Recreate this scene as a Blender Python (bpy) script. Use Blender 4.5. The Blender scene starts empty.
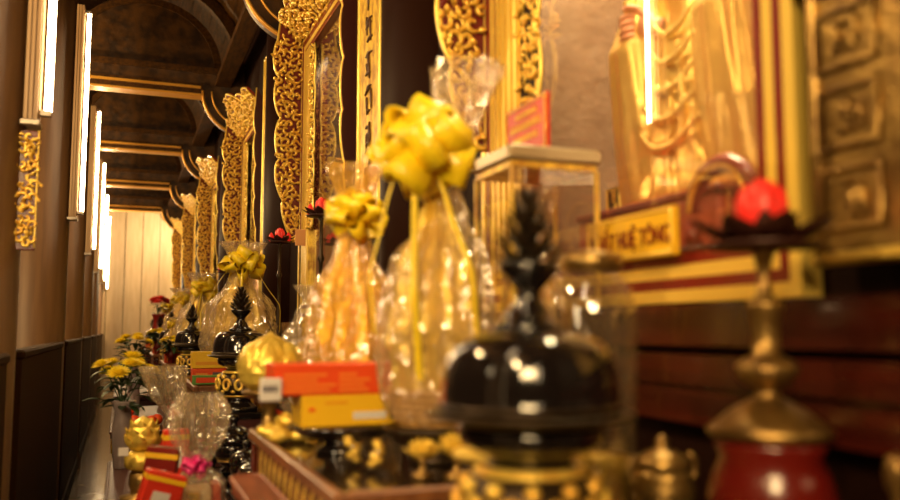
import bpy, math, random
from mathutils import Vector, Matrix, noise
sin, cos, pi = math.sin, math.cos, math.pi
scene = bpy.context.scene
COL = scene.collection
random.seed(7)
H0 = 1.4                      # camera height above the floor

# ------------------------------------------------------------------ camera
cam_d = bpy.data.cameras.new('camera'); cam = bpy.data.objects.new('camera', cam_d); COL.objects.link(cam)
cam_d.sensor_width = 36; cam_d.lens = 34.0; cam_d.clip_start = .05
cam.location = (0, 0, H0)
cam.rotation_euler = (math.radians(90 + 5.376), 0, math.radians(-21.07))
cam_d.dof.use_dof = True; cam_d.dof.focus_distance = 5.2; cam_d.dof.aperture_fstop = 1.6
scene.camera = cam
# ------------------------------------------------------------------ world, lights, exposure
w = bpy.data.worlds.new('world'); scene.world = w; w.use_nodes = True
bg = w.node_tree.nodes['Background']; bg.inputs[0].default_value = (1, .55, .22, 1); bg.inputs[1].default_value = .02
scene.view_settings.view_transform = 'Standard'; scene.view_settings.look = 'None'
scene.view_settings.exposure = 1.3; scene.view_settings.gamma = 1; scene.view_settings.use_curve_mapping = False
scene.cycles.use_denoising = True
scene.cycles.transparent_max_bounces = 24; scene.cycles.max_bounces = 7
scene.cycles.sample_clamp_indirect = 4; scene.cycles.caustics_reflective = False; scene.cycles.caustics_refractive = False
TUBE_E = 17.0
TUBE_C = (1, .74, .42)
def area(name, loc, aim, sx, sy, power, color):
    d = bpy.data.lights.new(name, 'AREA'); d.shape = 'RECTANGLE'; d.size = sx; d.size_y = sy; d.energy = power; d.color = color
    o = bpy.data.objects.new(name, d); COL.objects.link(o); o.location = loc
    o.rotation_euler = (Vector(aim) - Vector(loc)).to_track_quat('-Z', 'Y').to_euler()
    return o
area('fill_light', (-1.2, .6, H0 + .55), (.15, 3.6, H0 - .35), .5, .5, 10, (1, .74, .40))  # added fill without a fixture, brightens the offerings on the low tables
area('fill_light', (-1.2, -2.2, H0 + 1.5), (1.0, 3.5, H0 + .7), 1.2, .8, 52, (1, .67, .30))  # unseen fill added behind the camera, lights the fronts of the carvings
def lamp(name, loc, power, r, color=(1, .66, .29)):
    d = bpy.data.lights.new(name, 'POINT'); d.energy = power; d.shadow_soft_size = r; d.color = color
    o = bpy.data.objects.new(name, d); COL.objects.link(o); o.location = loc; return o
for k in range(-1, 6):      # unseen fill lights added behind the left columns to brighten the aisle
    lamp('fill_point', (-1.5, 2.1 + 3*k, H0 + 1.9), 62, .07)
lamp('fill_point', (-.75, 18.4, H0 + 1.2), 125, .1, (1, .76, .46)); lamp('fill_point', (.9, 18.6, H0 + 2.2), 60, .1, (1, .72, .38))  # two added fills that brighten the end wall, no fixtures

# ------------------------------------------------------------------ materials
def mat(name, base, metal=0, rough=.4, bump=None, coat=0, emit=None, vary=None, trans=0, spec=.5, sheen=0):
    m = bpy.data.materials.new(name); m.use_nodes = True; nt = m.node_tree; b = nt.nodes['Principled BSDF']
    def L(a, c): nt.links.new(a, c)
    b.inputs['Base Color'].default_value = (*base, 1); b.inputs['Metallic'].default_value = metal
    b.inputs['Roughness'].default_value = rough; b.inputs['Coat Weight'].default_value = coat
    b.inputs['Coat Roughness'].default_value = .06; b.inputs['Specular IOR Level'].default_value = spec
    b.inputs['Transmission Weight'].default_value = trans
    if emit: b.inputs['Emission Color'].default_value = (*emit[0], 1); b.inputs['Emission Strength'].default_value = emit[1]
    tc = nt.nodes.new('ShaderNodeTexCoord')
    if vary:   # (colour2, scale, (sx,sy,sz), kind)
        mp = nt.nodes.new('ShaderNodeMapping'); mp.inputs['Scale'].default_value = vary[2]; L(tc.outputs['Object'], mp.inputs[0])
        n = nt.nodes.new('ShaderNodeTexNoise'); n.inputs['Scale'].default_value = vary[1]; n.inputs['Detail'].default_value = 5
        L(mp.outputs[0], n.inputs['Vector'])
        r = nt.nodes.new('ShaderNodeValToRGB'); r.color_ramp.elements[0].position = .38; r.color_ramp.elements[1].position = .62
        r.color_ramp.elements[0].color = (*base, 1); r.color_ramp.elements[1].color = (*vary[0], 1)
        L(n.outputs['Fac'], r.inputs[0]); L(r.outputs[0], b.inputs['Base Color'])
    if bump:   # (scale, strength, distance)
        n = nt.nodes.new('ShaderNodeTexNoise'); n.inputs['Scale'].default_value = bump[0]; n.inputs['Detail'].default_value = 4
        L(tc.outputs['Object'], n.inputs['Vector'])
        bp = nt.nodes.new('ShaderNodeBump'); bp.inputs['Strength'].default_value = bump[1]; bp.inputs['Distance'].default_value = bump[2]
        L(n.outputs['Fac'], bp.inputs['Height']); L(bp.outputs[0], b.inputs['Normal'])
    return m
def clear(name, tint, gloss_rough, haze, hazecol, bump=None, ior=1.5, boost=1.0):
    """thin clear sheet: see-through, mirror-like at grazing angles, a little milky"""
    m = bpy.data.materials.new(name); m.use_nodes = True; nt = m.node_tree; nt.nodes.clear()
    def N(t): return nt.nodes.new(t)
    def L(a, c): nt.links.new(a, c)
    out = N('ShaderNodeOutputMaterial'); tr = N('ShaderNodeBsdfTransparent'); gl = N('ShaderNodeBsdfGlossy'); df = N('ShaderNodeBsdfTranslucent'); d2 = N('ShaderNodeBsdfDiffuse')
    tr.inputs[0].default_value = (*tint, 1); gl.inputs[0].default_value = (1, 1, 1, 1); gl.inputs['Roughness'].default_value = gloss_rough
    df.inputs[0].default_value = (*hazecol, 1); d2.inputs[0].default_value = (*hazecol, 1)
    fr = N('ShaderNodeLayerWeight'); fr.inputs[0].default_value = .5
    pw = N('ShaderNodeMath'); pw.operation = 'POWER'; pw.inputs[1].default_value = 4.5; L(fr.outputs['Facing'], pw.inputs[0])
    mu = N('ShaderNodeMath'); mu.operation = 'MULTIPLY_ADD'; mu.inputs[1].default_value = .9; mu.inputs[2].default_value = .04 * boost; mu.use_clamp = True; L(pw.outputs[0], mu.inputs[0])
    h = N('ShaderNodeMixShader'); h.inputs[0].default_value = .5; L(df.outputs[0], h.inputs[1]); L(d2.outputs[0], h.inputs[2])
    a = N('ShaderNodeMixShader'); a.inputs[0].default_value = haze; L(tr.outputs[0], a.inputs[1]); L(h.outputs[0], a.inputs[2])
    c = N('ShaderNodeMixShader'); L(mu.outputs[0], c.inputs[0]); L(a.outputs[0], c.inputs[1]); L(gl.outputs[0], c.inputs[2]); L(c.outputs[0], out.inputs[0])
    if bump:
        tc = N('ShaderNodeTexCoord'); n = N('ShaderNodeTexNoise'); n.inputs['Scale'].default_value = bump[0]; n.inputs['Detail'].default_value = 3; n.inputs['Distortion'].default_value = 1.5
        bp = N('ShaderNodeBump'); bp.inputs['Strength'].default_value = bump[1]; bp.inputs['Distance'].default_value = bump[2]
        L(tc.outputs['Object'], n.inputs['Vector']); L(n.outputs['Fac'], bp.inputs['Height'])
        for q in (gl, fr, d2): L(bp.outputs[0], q.inputs['Normal'])
    return m
M = dict(
 gold=mat('gilded_carving', (1, .72, .13), .42, .30, (60, .5, .004), vary=((.85, .48, .07), 26, (1, 1, 1))),
 goldflat=mat('gilded_moulding', (1, .72, .14), .35, .30, (30, .25, .003)),
 goldpaint=mat('gold_paint', (1, .70, .09), .3, .38, (45, .7, .004), vary=((.55, .29, .04), 30, (1, 1, .5))),
 foil=mat('gold_foil', (1, .72, .12), .55, .24, (42, .9, .008)),
 brass=mat('aged_brass', (.42, .27, .08), .85, .34, (70, .6, .004), vary=((.22, .13, .04), 18, (1, 1, 1))),
 statue=mat('gilded_statue', (1, .75, .24), .45, .28, (14, .25, .01)),
 black=mat('black_lacquer', (.008, .006, .006), 0, .10, coat=1),
 bronze=mat('dark_bronze', (.05, .032, .018), .7, .35, (50, .5, .004)),
 char=mat('dark_ink', (.09, .035, .01), 0, .5),
 redlac=mat('red_lacquer', (.20, .010, .007), 0, .3, coat=.3),
 darkred=mat('dark_red_lacquer', (.045, .005, .003), 0, .4, coat=.1),
 wingred=mat('wing_ground', (.17, .012, .012), 0, .4, coat=.1),
 darkcol=mat('dark_brown_lacquer', (.020, .006, .003), 0, .5, coat=.0, spec=.08),
 mahog=mat('mahogany', (.065, .009, .004), 0, .26, coat=.25, vary=((.03, .004, .002), 5, (1, .25, 6))),
 wood=mat('dark_wood', (.095, .038, .007), 0, .5, (30, .3, .004), vary=((.042, .018, .005), 6, (6, 1, 6)), spec=.2),
 carved=mat('carved_dark_wood', (.10, .042, .009), 0, .42, (7, .45, .03), vary=((.03, .014, .006), 9, (1, 1, 1))),
 amberwood=mat('amber_edge', (.85, .42, .06), .3, .35),
 colwood=mat('column_lacquer', (.15, .075, .028), 0, .5, coat=0, vary=((.11, .053, .019), 4, (6, 6, .5))),
 walllac=mat('dark_wall', (.014, .004, .002), 0, .6, coat=.0, spec=.1),
 partwood=mat('partition_wood', (.05, .022, .006), 0, .7, spec=.1),
 tablew=mat('table_wood', (.24, .09, .028), 0, .42, coat=.05, vary=((.15, .05, .018), 5, (8, 1, 8))),
 tabletop=mat('table_top', (.035, .02, .012), 0, .14, coat=.8),
 pinkwood=mat('red_brown_bench', (.30, .085, .04), 0, .42, coat=.1, vary=((.2, .055, .03), 6, (8, 1, 8))),
 cream=mat('pale_plank_wall', (.74, .56, .34), 0, .5, (12, .2, .01), vary=((.66, .48, .27), 3, (5, 1, .6))),
 floor=mat('polished_floor', (.30, .22, .13), 0, .16, (9, .06, .01), vary=((.22, .15, .09), 3, (1, 1, 1))),
 housing=mat('lamp_housing', (.42, .27, .13), 0, .4, vary=((.34, .2, .09), 8, (1, 1, .2))),
 grey=mat('grey_metal', (.35, .3, .25), .7, .35),
 tube=mat('lit_tube', (1, 1, 1), 0, .5, emit=(TUBE_C, TUBE_E)),
 warmled=mat('lit_strip', (1, 1, 1), 0, .5, emit=((1, .62, .26), 22)),
 vasered=mat('red_glaze', (.13, .008, .005), 0, .25, coat=.4),
 red=mat('red_card', (.72, .035, .015), 0, .4, vary=((.62, .03, .012), 3, (1, 1, 1))),
 orange=mat('orange_red_card', (.80, .075, .012), 0, .35),
 orangel=mat('orange_print', (.85, .27, .03), 0, .4),
 yellow=mat('yellow_card', (.88, .52, .015), 0, .38),
 yprint=mat('ochre_print', (.80, .33, .01), 0, .4),
 white=mat('white_card', (.72, .68, .66), 0, .5),
 ink=mat('grey_ink', (.08, .07, .10), 0, .5),
 green=mat('green_card', (.12, .32, .06), 0, .4),
 ribbon=mat('yellow_ribbon', (.92, .68, .012), 0, .35, (30, .3, .004), trans=0, coat=.3),
 pink=mat('pink_ribbon', (.85, .04, .28), 0, .35, coat=.3),
 lotus=mat('red_lotus', (.70, .02, .012), 0, .35, emit=((1, .04, .02), .10)),
 lotusd=mat('dark_petal', (.06, .018, .012), .3, .4),
 lotuspale=mat('pale_petal', (.75, .35, .12), 0, .4),
 mum=mat('yellow_petals', (1, .80, .03), 0, .55),
 leaf=mat('green_leaves', (.025, .06, .015), 0, .5),
 redfl=mat('red_petals', (.75, .02, .02), 0, .5),
 vase=mat('lilac_ceramic', (.36, .29, .29), 0, .25, coat=.5),
 skin=mat('painted_skin', (.85, .42, .26), 0, .45),
 caseback=mat('case_back', (.21, .13, .08), 0, .6, (5, .5, .05), vary=((.15, .085, .05), 3, (1, 3, 1))),
 caseback_red=mat('red_rail', (.28, .07, .03), 0, .4),
 casered=mat('red_case_floor', (.50, .09, .05), 0, .5),
 basket=mat('wicker', (.5, .27, .07), 0, .6, (60, .8, .01)),
 stone=mat('grey_gold_lid', (.34, .26, .15), .3, .3),
 blue=mat('blue_tag', (.02, .12, .6), 0, .4),
 glass=clear('clear_glass', (.97, .95, .92), .0, .015, (.8, .6, .4), boost=1.3),
 caseglass=clear('case_glass', (.93, .90, .86), .0, .03, (.8, .6, .4), boost=1.6),
 cello=clear('cellophane', (.99, .97, .93), .06, .22, (1, .82, .55), (9, .8, .04), boost=4),
 cellogold=clear('gold_tinted_cellophane', (.99, .88, .55), .09, .34, (1, .66, .16), (11, .9, .04), boost=4),
 jarglass=clear('thick_glass', (.93, .91, .86), .02, .05, (.8, .65, .45), boost=3),
 organza=clear('yellow_organza', (.98, .80, .22), .15, .66, (1, .70, .06), (20, .5, .02), boost=.8),
)

# ------------------------------------------------------------------ mesh builder
class MB:
    def __init__(s): s.v = []; s.f = []; s.mi = []; s.sm = []; s.mats = []
    def m(s, name):
        if name not in s.mats: s.mats.append(name)
        return s.mats.index(name)
    def add(s, vs, fs, mat='gold', smooth=True, T=None):
        o = len(s.v); k = s.m(mat)
        s.v += [tuple(T @ Vector(p)) if T else tuple(p) for p in vs]
        s.f += [tuple(i + o for i in f) for f in fs]; s.mi += [k] * len(fs); s.sm += [smooth] * len(fs)
        return s
    def box(s, a, b, mat='gold', T=None, bev=0):
        (x0, y0, z0), (x1, y1, z1) = [tuple(min(p, q) for p, q in zip(a, b)), tuple(max(p, q) for p, q in zip(a, b))]
        if bev:
            c = bev; vs = []; 
            # chamfered box: extrude an octagon along z with shrunk caps
            def ring(z, i):
                return [(x0+i+c, y0+i, z), (x1-i-c, y0+i, z), (x1-i, y0+i+c, z), (x1-i, y1-i-c, z), (x1-i-c, y1-i, z), (x0+i+c, y1-i, z), (x0+i, y1-i-c, z), (x0+i, y0+i+c, z)]
            vs = ring(z0, c) + ring(z0 + c, 0) + ring(z1 - c, 0) + ring(z1, c); fs = [tuple(range(7, -1, -1)), tuple(range(24, 32))]
            for r in range(3):
                for i in range(8): j = (i + 1) % 8; fs.append((r*8+i, r*8+j, r*8+8+j, r*8+8+i))
            return s.add(vs, fs, mat, False, T)
        vs = [(x0,y0,z0),(x1,y0,z0),(x1,y1,z0),(x0,y1,z0),(x0,y0,z1),(x1,y0,z1),(x1,y1,z1),(x0,y1,z1)]
        return s.add(vs, [(3,2,1,0),(4,5,6,7),(0,1,5,4),(1,2,6,5),(2,3,7,6),(3,0,4,7)], mat, False, T)
    def tube(s, pts, r, mat='gold', n=6, flat=1.0, T=None, up=None, closed=False, cap=True):
        pts = [Vector(p) for p in pts]; N = len(pts)
        rs = r if isinstance(r, (list, tuple)) else [r] * N
        vs = []; fs = []; prev = None
        for i, p in enumerate(pts):
            t = (pts[min(i+1, N-1)] - pts[max(i-1, 0)]) if not closed else (pts[(i+1) % N] - pts[i-1])
            if t.length < 1e-9: t = Vector((0, 0, 1))
            t.normalize()
            if up is not None: u = Vector(up); u = u - t * u.dot(t)
            elif prev is not None: u = prev - t * prev.dot(t)
            else: u = t.orthogonal()
            if u.length < 1e-6: u = t.orthogonal()
            u.normalize(); prev = u; w_ = t.cross(u)
            for k in range(n):
                a = 2 * pi * k / n
                vs.append(p + (u * cos(a) * flat + w_ * sin(a)) * rs[i])
        M_ = N if closed else N - 1
        for i in range(M_):
            for k in range(n):
                a, b_ = i * n + k, i * n + (k + 1) % n; c, d = ((i + 1) % N) * n + (k + 1) % n, ((i + 1) % N) * n + k
                fs.append((a, b_, c, d))
        if cap and not closed: fs += [tuple(range(n - 1, -1, -1)), tuple(range((N - 1) * n, N * n))]
        return s.add(vs, fs, mat, True, T)
    def lathe(s, prof, mat='gold', n=32, T=None, mod=None, cap=True, smooth=True):
        vs = []; fs = []
        for i, (r, z) in enumerate(prof):
            for k in range(n):
                a = 2 * pi * k / n; rr = r * (mod(a, i / (len(prof) - 1)) if mod else 1)
                vs.append((rr * cos(a), rr * sin(a), z))
        for i in range(len(prof) - 1):
            for k in range(n):
                j = (k + 1) % n; fs.append((i*n+k, i*n+j, (i+1)*n+j, (i+1)*n+k))
        if cap: fs += [tuple(range(n - 1, -1, -1)), tuple(range((len(prof)-1)*n, len(prof)*n))]
        return s.add(vs, fs, mat, smooth, T)
    def ball(s, c, r, mat='gold', n=12, m=8, T=None):
        if not hasattr(r, '__len__'): r = (r, r, r)
        vs = [(c[0], c[1], c[2] - r[2])]; fs = []
        for i in range(1, m):
            th = -pi/2 + pi * i / m
            for k in range(n):
                a = 2*pi*k/n; vs.append((c[0] + r[0]*cos(th)*cos(a), c[1] + r[1]*cos(th)*sin(a), c[2] + r[2]*sin(th)))
        vs.append((c[0], c[1], c[2] + r[2])); top = len(vs) - 1
        for k in range(n):
            j = (k + 1) % n; fs.append((0, 1 + j, 1 + k)); fs.append((top, 1+(m-2)*n+k, 1+(m-2)*n+j))
            for i in range(m - 2): fs.append((1+i*n+k, 1+i*n+j, 1+(i+1)*n+j, 1+(i+1)*n+k))
        return s.add(vs, fs, mat, True, T)
    def prism(s, poly, d, mat='gold', T=None, mat_side=None):
        """2D outline (x,y) extruded from z=0 to z=d"""
        n = len(poly); vs = [(x, y, 0) for x, y in poly] + [(x, y, d) for x, y in poly]
        s.add(vs, [tuple(range(n - 1, -1, -1)), tuple(range(n, 2*n))], mat, False, T)
        return s.add(vs, [(i, (i+1) % n, (i+1) % n + n, i + n) for i in range(n)], mat_side or mat, False, T)
    def petal(s, L, wd, th, curve, T, mat, cup=.25, nu=7, tip=1.0):
        """a leaf-shaped blade along +x bending towards +z, with thickness"""
        vs = []; fs = []; x = z = 0; ang = 0; nv = 4
        for side in (0, 1):
            x = z = 0; ang = curve[0]
            for i in range(nu):
                t = i / (nu - 1); wv = wd * (sin(pi * (t ** tip) * .93 + .12)) * .5 + .0004
                for j in range(nv + 1):
                    q = j / nv * 2 - 1
                    vs.append((x - sin(ang)*cup*wv*q*q, q * wv, z + cos(ang)*cup*wv*q*q + side * th * (1 - abs(q) * .8) * (1 - t * .7)))
                ang = curve[0] + (curve[1] - curve[0]) * t
                x += cos(ang) * L / (nu - 1); z += sin(ang) * L / (nu - 1)
        o = nu * (nv + 1)
        for i in range(nu - 1):
            for j in range(nv):
                a = i*(nv+1)+j; fs.append((a, a+1, a+nv+2, a+nv+1)); fs.append((o+a+nv+1, o+a+nv+2, o+a+1, o+a))
            for j in (0, nv):
                a = i*(nv+1)+j; b_ = a+nv+1; fs.append((a, b_, o+b_, o+a) if j == 0 else (o+a, o+b_, b_, a))
        return s.add(vs, fs, mat, True, T)
    def build(s, name, parent=None, loc=None, label=None, cat=None, group=None, kind=None):
        me = bpy.data.meshes.new(name); me.from_pydata(s.v, [], s.f)
        for k in s.mats: me.materials.append(M[k])
        me.polygons.foreach_set('material_index', s.mi); me.polygons.foreach_set('use_smooth', s.sm); me.update()
        o = bpy.data.objects.new(name, me); COL.objects.link(o)
        if parent: o.parent = parent
        if loc: o.location = loc
        tag(o, label, cat, group, kind); return o
def tag(o, label=None, cat=None, group=None, kind=None):
    if label: o['label'] = label
    if cat: o['category'] = cat
    if group: o['group'] = group
    if kind: o['kind'] = kind
    return o
def empty(name, loc, label, cat, group=None, rz=0, rx=0, ry=0, sc=1):
    o = bpy.data.objects.new(name, None); COL.objects.link(o); o.empty_display_size = .05
    o.location = loc; o.rotation_euler = (rx, ry, rz); o.scale = (sc, sc, sc) if not hasattr(sc, '__len__') else sc
    return tag(o, label, cat, group)
def dup(root, loc=None, label=None, rz=None, sc=None):
    r = root.copy(); COL.objects.link(r)
    if loc is not None: r.location = loc
    if label: r['label'] = label
    if rz is not None: r.rotation_euler = (root.rotation_euler[0], root.rotation_euler[1], rz)
    if sc is not None: r.scale = (sc, sc, sc) if not hasattr(sc, '__len__') else sc
    for ch in list(root.children):
        c = ch.copy(); COL.objects.link(c); c.parent = r
        for g in list(ch.children):
            d = g.copy(); COL.objects.link(d); d.parent = c
    return r
def TR(loc=(0,0,0), rx=0, ry=0, rz=0, s=1):
    return Matrix.Translation(Vector(loc)) @ Matrix.Rotation(rz, 4, 'Z') @ Matrix.Rotation(ry, 4, 'Y') @ Matrix.Rotation(rx, 4, 'X') @ Matrix.Scale(s, 4)
def P(x, y, h): return (x, y, H0 + h)
TOPY = -.28     # height of the offering tables relative to the camera
NB = 6          # bays
PER = 3.0
ORD = ['nearest', 'second', 'third', 'fourth', 'fifth', 'sixth', 'seventh']

# ------------------------------------------------------------------ the setting
b = MB(); b.box((-2.6, -3, -.1), (3, 20.2, 0), 'floor'); b.build('floor', kind='structure')
b = MB(); b.box((-2.6, 20.0, 0), (3, 20.2, H0 + 4), 'cream')
for i in range(14): b.box((-2.5 + i * .36, 19.985, 0), (-2.49 + i * .36, 20.0, H0 + 3), 'wood')
b.build('wall_far', kind='structure')
b = MB(); b.box((-2.6, -3, 0), (-2.5, 20, H0 + 4), 'walllac'); b.build('wall_left', kind='structure')
b = MB(); b.box((-2.6, -3.1, 0), (3, -3, H0 + 4), 'walllac'); b.build('wall_back', kind='structure')
# right wall with an opening at every display case
b = MB(); X0 = 1.09
b.box((X0, -3, 0), (X0 + .12, 20, H0 + .055), 'walllac')
b.box((X0, -3, H0 + 1.98), (X0 + .12, 20, H0 + 4), 'walllac')
edges = [-3] + [e for k in range(NB) for e in (1.11 + PER*k, 2.42 + PER*k)] + [20]
for i in range(0, len(edges), 2): b.box((X0, edges[i], H0 + .055), (X0 + .12, edges[i+1], H0 + 1.98), 'walllac')
b.build('wall_right', kind='structure')
# vaulted plank ceiling
def arch(t, a=.98, hh=.95, cx=.14, base=2.62):      # t 0..1 from left spring to right spring
    an = pi * (1 - t); return cx + a * cos(an), H0 + base + hh * sin(an)
b = MB(); NT = 26
for i in range(NT):
    (xa, za), (xb, zb) = arch(i / NT), arch((i + 1) / NT); d = .012 if i % 2 else 0
    b.add([(xa, -3, za+d), (xb, -3, zb+d), (xb, 20, zb+d), (xa, 20, za+d), (xa, -3, za+.06), (xb, -3, zb+.06), (xb, 20, zb+.06), (xa, 20, za+.06)],
          [(0,1,2,3),(7,6,5,4),(0,3,7,4),(1,5,6,2)], 'wood', False)
b.box((-2.6, -3, H0 + 2.62), (-.84, 20, H0 + 2.7), 'wood'); b.box((-2.6, -3, H0+3.7), (3, 20, H0+3.8), 'wood')
b.build('ceiling', kind='structure')
# mahogany plinth under the cases
b = MB()
for (x, h0, h1, mt_) in ((1.0, -.03, .05, 'mahog'), (1.04, -.045, -.03, 'walllac'), (.985, -.10, -.045, 'mahog'), (1.0, -.115, -.10, 'mahog'), (.975, -.17, -.115, 'mahog'), (1.02, -1.4, -.17, 'walllac')):
    b.box((x, -3, H0 + h0), (X0, 20, H0 + h1), mt_)
b.build('trim_1', kind='structure')

# ------------------------------------------------------------------ tie beams with scroll brackets and arched ribs
def beam(y, label):
    r = empty('tie_beam', (0, y, H0 + 2.32), label, 'beam', 'dark tie beams crossing under the vaulted ceiling')
    b = MB(); b.box((-.9, -.07, .02), (.68, .07, .13), 'wood'); b.box((-.9, -.05, .13), (.78, .05, .24), 'carved'); b.box((-.9, -.075, .24), (.84, .075, .30), 'wood')
    b.box((-.9, -.085, .075), (.66, -.07, .10), 'amberwood')
    b.build('beam_body', r)
    e = MB(); e.box((-.9, -.085, 0), (.69, .085, .022), 'amberwood'); e.build('gilt_edge', r)
    # bracket: convex towards the lower left
    n = 16; cx, cz, R = 1.10, .06, .42; out = [(cx - R * cos(pi/2 * i / n), cz - R * sin(pi/2 * i / n)) for i in range(n + 1)]
    g = MB(); poly = out + [(1.10, .30), (.68, .30)]
    T = Matrix(((1,0,0,0),(0,0,1,-.05),(0,1,0,0),(0,0,0,1)))
    g.prism(poly, .10, 'carved', T); g.build('bracket', r)
    g2 = MB(); g2.tube([(x, -.06, z) for x, z in out], .016, 'amberwood', 6)
    in2 = [(cx - .33 * cos(pi/2 * i / n), cz - .33 * sin(pi/2 * i / n)) for i in range(n + 1)]
    g2.tube([(x, -.058, z) for x, z in in2], .010, 'amberwood', 6); g2.build('bracket_edge', r)
    # arched ribs above
    rb = MB()
    for (a, hh, wd, th) in ((.97, .94, .12, .10), (.72, .66, .06, .07)):
        vs = []; fs = []; n = 28
        for i in range(n + 1):
            x1, z1 = arch(i / n, a, hh); x2, z2 = arch(i / n, a - th, hh - th); z1 -= H0 + 2.32; z2 -= H0 + 2.32
            vs += [(x1, -wd/2, z1), (x1, wd/2, z1), (x2, wd/2, z2), (x2, -wd/2, z2)]
        for i in range(n):
            for k in range(4): j = (k+1) % 4; fs.append((i*4+k, i*4+j, i*4+4+j, i*4+4+k))
        rb.add(vs, fs, 'wood', False)
    rb.build('arched_rib', r)
    cp = MB(); n = 24; pts = [arch(i / n, .66, .6) for i in range(n + 1)]
    poly = [(x, z - H0 - 2.32) for x, z in pts]
    cp.prism(poly, .03, 'carved', Matrix(((1,0,0,0),(0,0,1,-.015),(0,1,0,0),(0,0,0,1)))); cp.build('carved_panel', r)
    return r
bl = ['dark tie beam with curled bracket at the top edge of the photo, nearest to the viewer', 'second tie beam from the viewer, its bright edge level above the second tube lamp',
      'third tie beam from the viewer, below and behind the second', 'fourth tie beam from the viewer along the vault', 'farthest tie beam, just above the pale end wall']
B0 = beam(5.7, bl[0])
for k in range(1, 5): dup(B0, (0, 5.7 + 3*k, H0 + 2.32), bl[k])
dup(B0, (0, 2.7, H0 + 2.32), 'tie beam almost overhead of the viewer, above the edge of the view')
# longitudinal carved purlins
b = MB(); b.box((.86, -3, H0 + 2.5), (.98, 20, H0 + 2.64), 'carved'); b.box((.80, -3, H0+2.44), (.95, 20, H0 + 2.5), 'wood'); b.build('trim_2', kind='structure')

# ------------------------------------------------------------------ left columns and tube lamps
c = MB(); c.lathe([(.25, 0), (.25, .12), (.22, .16), (.22, H0 + 2.7)], 'colwood', 40)
c0 = c.build('wooden_column', loc=(-.59, 3.62, 0), label='round brown column nearest on the left, carrying the first tube lamp and a carved bracket', cat='column', group='round columns along the left of the aisle')
for k in (-1, 1, 2, 3, 4, 5):
    q = dup(c0, (-.59, 3.62 + 3*k, 0), ('%s round brown column along the left, behind the %s tube lamp' % (ORD[max(k,0)], ORD[max(k,0)])) if k > 0 else 'round brown column beside the viewer outside the left edge')
for k in range(-1, 6):
    y0_ = 3.62 + 3*k
    r = empty('wooden_partition', (-.42, y0_, 0), 'low dark wooden partition %s' % ('beside the viewer, before the nearest column' if k < 0 else 'between the %s round column and the next one' % ORD[k]), 'partition', 'low partitions between the left columns')
    b = MB(); b.box((.0, .24, .02), (.05, 2.76, H0 - .12), 'partwood'); b.build('panel', r)
    b = MB(); b.box((-.01, .24, H0 - .12), (.06, 2.76, H0 - .08), 'partwood', bev=.01); b.build('top_rail', r)
    b = MB(); b.box((-.01, .24, 0), (.06, 2.76, .14), 'partwood', bev=.01); b.build('bottom_rail', r)
def tube_lamp(y, label):
    r = empty('tube_lamp', (-.292, y, H0 + .83), label, 'lamp', 'vertical fluorescent tubes on the left columns')
    b = MB(); b.box((-.085, -.03, -.03), (-.028, .05, 1.52), 'housing', bev=.006)
    for x in (-.075, -.058, -.040): b.box((x - .006, -.04, -.03), (x + .006, -.028, 1.52), 'housing')
    b.build('housing', r)
    b = MB(); b.lathe([(.0145, .012), (.0135, .02), (.0135, 1.46), (.0145, 1.468)], 'tube', 14); b.build('tube', r)
    for z0, z1 in ((-.01, .014), (1.466, 1.49)):
        b = MB(); b.box((-.03, -.014, z0), (.012, .014, z1), 'grey', bev=.003); b.build('lamp_holder', r)
    b = MB(); b.box((-.095, -.045, -.055), (-.022, .055, -.03), 'grey', bev=.005); b.build('end_cap', r)
    return r
tl = ['largest vertical tube lamp at the top left, reaching out of the photo', 'second vertical tube lamp, its lower end at mid column height', 'third vertical tube lamp along the left columns',
      'fourth vertical tube lamp, thin and far down the aisle', 'fifth vertical tube lamp, close to the end wall', 'farthest vertical tube lamp beside the pale end wall']
t0 = tube_lamp(3.57, tl[0])
for k in range(1, 6): dup(t0, (-.292, 3.57 + 3*k, H0 + .83), tl[k])
dup(t0, (-.292, .57, H0 + .83), 'vertical tube lamp beside the viewer outside the view')
dup(t0, (-.292, -2.4, H0 + .83), 'vertical tube lamp behind the viewer outside the view')
# ------------------------------------------------------------------ carved scrollwork generator (u to the side, v up, relief towards +w)
def scrolls(b, inside, u0, u1, v0, v1, step, rnd, th=.011, T=None):
    v = v0
    row = 0
    while v < v1:
        u = u0 + (step * .5 if row % 2 else 0)
        while u < u1:
            cu, cv = u + rnd.uniform(-.2, .2) * step, v + rnd.uniform(-.2, .2) * step
            if inside(cu, cv):
                R = step * rnd.uniform(.5, .72); sg = rnd.choice((-1, 1)); a0 = rnd.uniform(0, 2*pi); n = 13
                pts = []; rs = []
                for i in range(n):
                    t = i / (n - 1); rr = R * (1 - .80 * t); a = a0 + sg * t * 5.2
                    pts.append((cu + rr*cos(a), cv + rr*sin(a), th * (.5 + .9 * t))); rs.append(th * (1.0 - .35*t) * (.5 + .9 * min(1, t * 4)))
                b.tube(pts, rs, 'gold', 5, T=T)
                a = a0 + sg * .2; # a leaf flick off the scroll
                q0 = Vector((cu + R*cos(a), cv + R*sin(a), th)); dr = Vector((cos(a + sg*-.9), sin(a + sg*-.9), .25))
                b.tube([q0 + dr * (R * .8 * i / 4) + Vector((0, 0, .004 * i)) for i in range(5)], [th * x for x in (.6, 1.2, 1.3, .8, .15)], 'gold', 5, T=T)
            u += step
        v += step * .86; row += 1
def wing_profile(t, W, lobes=5):      # outer half outline of a wing, 0..1 bottom to top
    env = (.25 + .75 * min(1, t * 2.6) ** .7)
    return W * env * (.80 + .20 * abs(sin(pi * lobes * t)) ** .6 + .06 * sin(9 * t))
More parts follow.
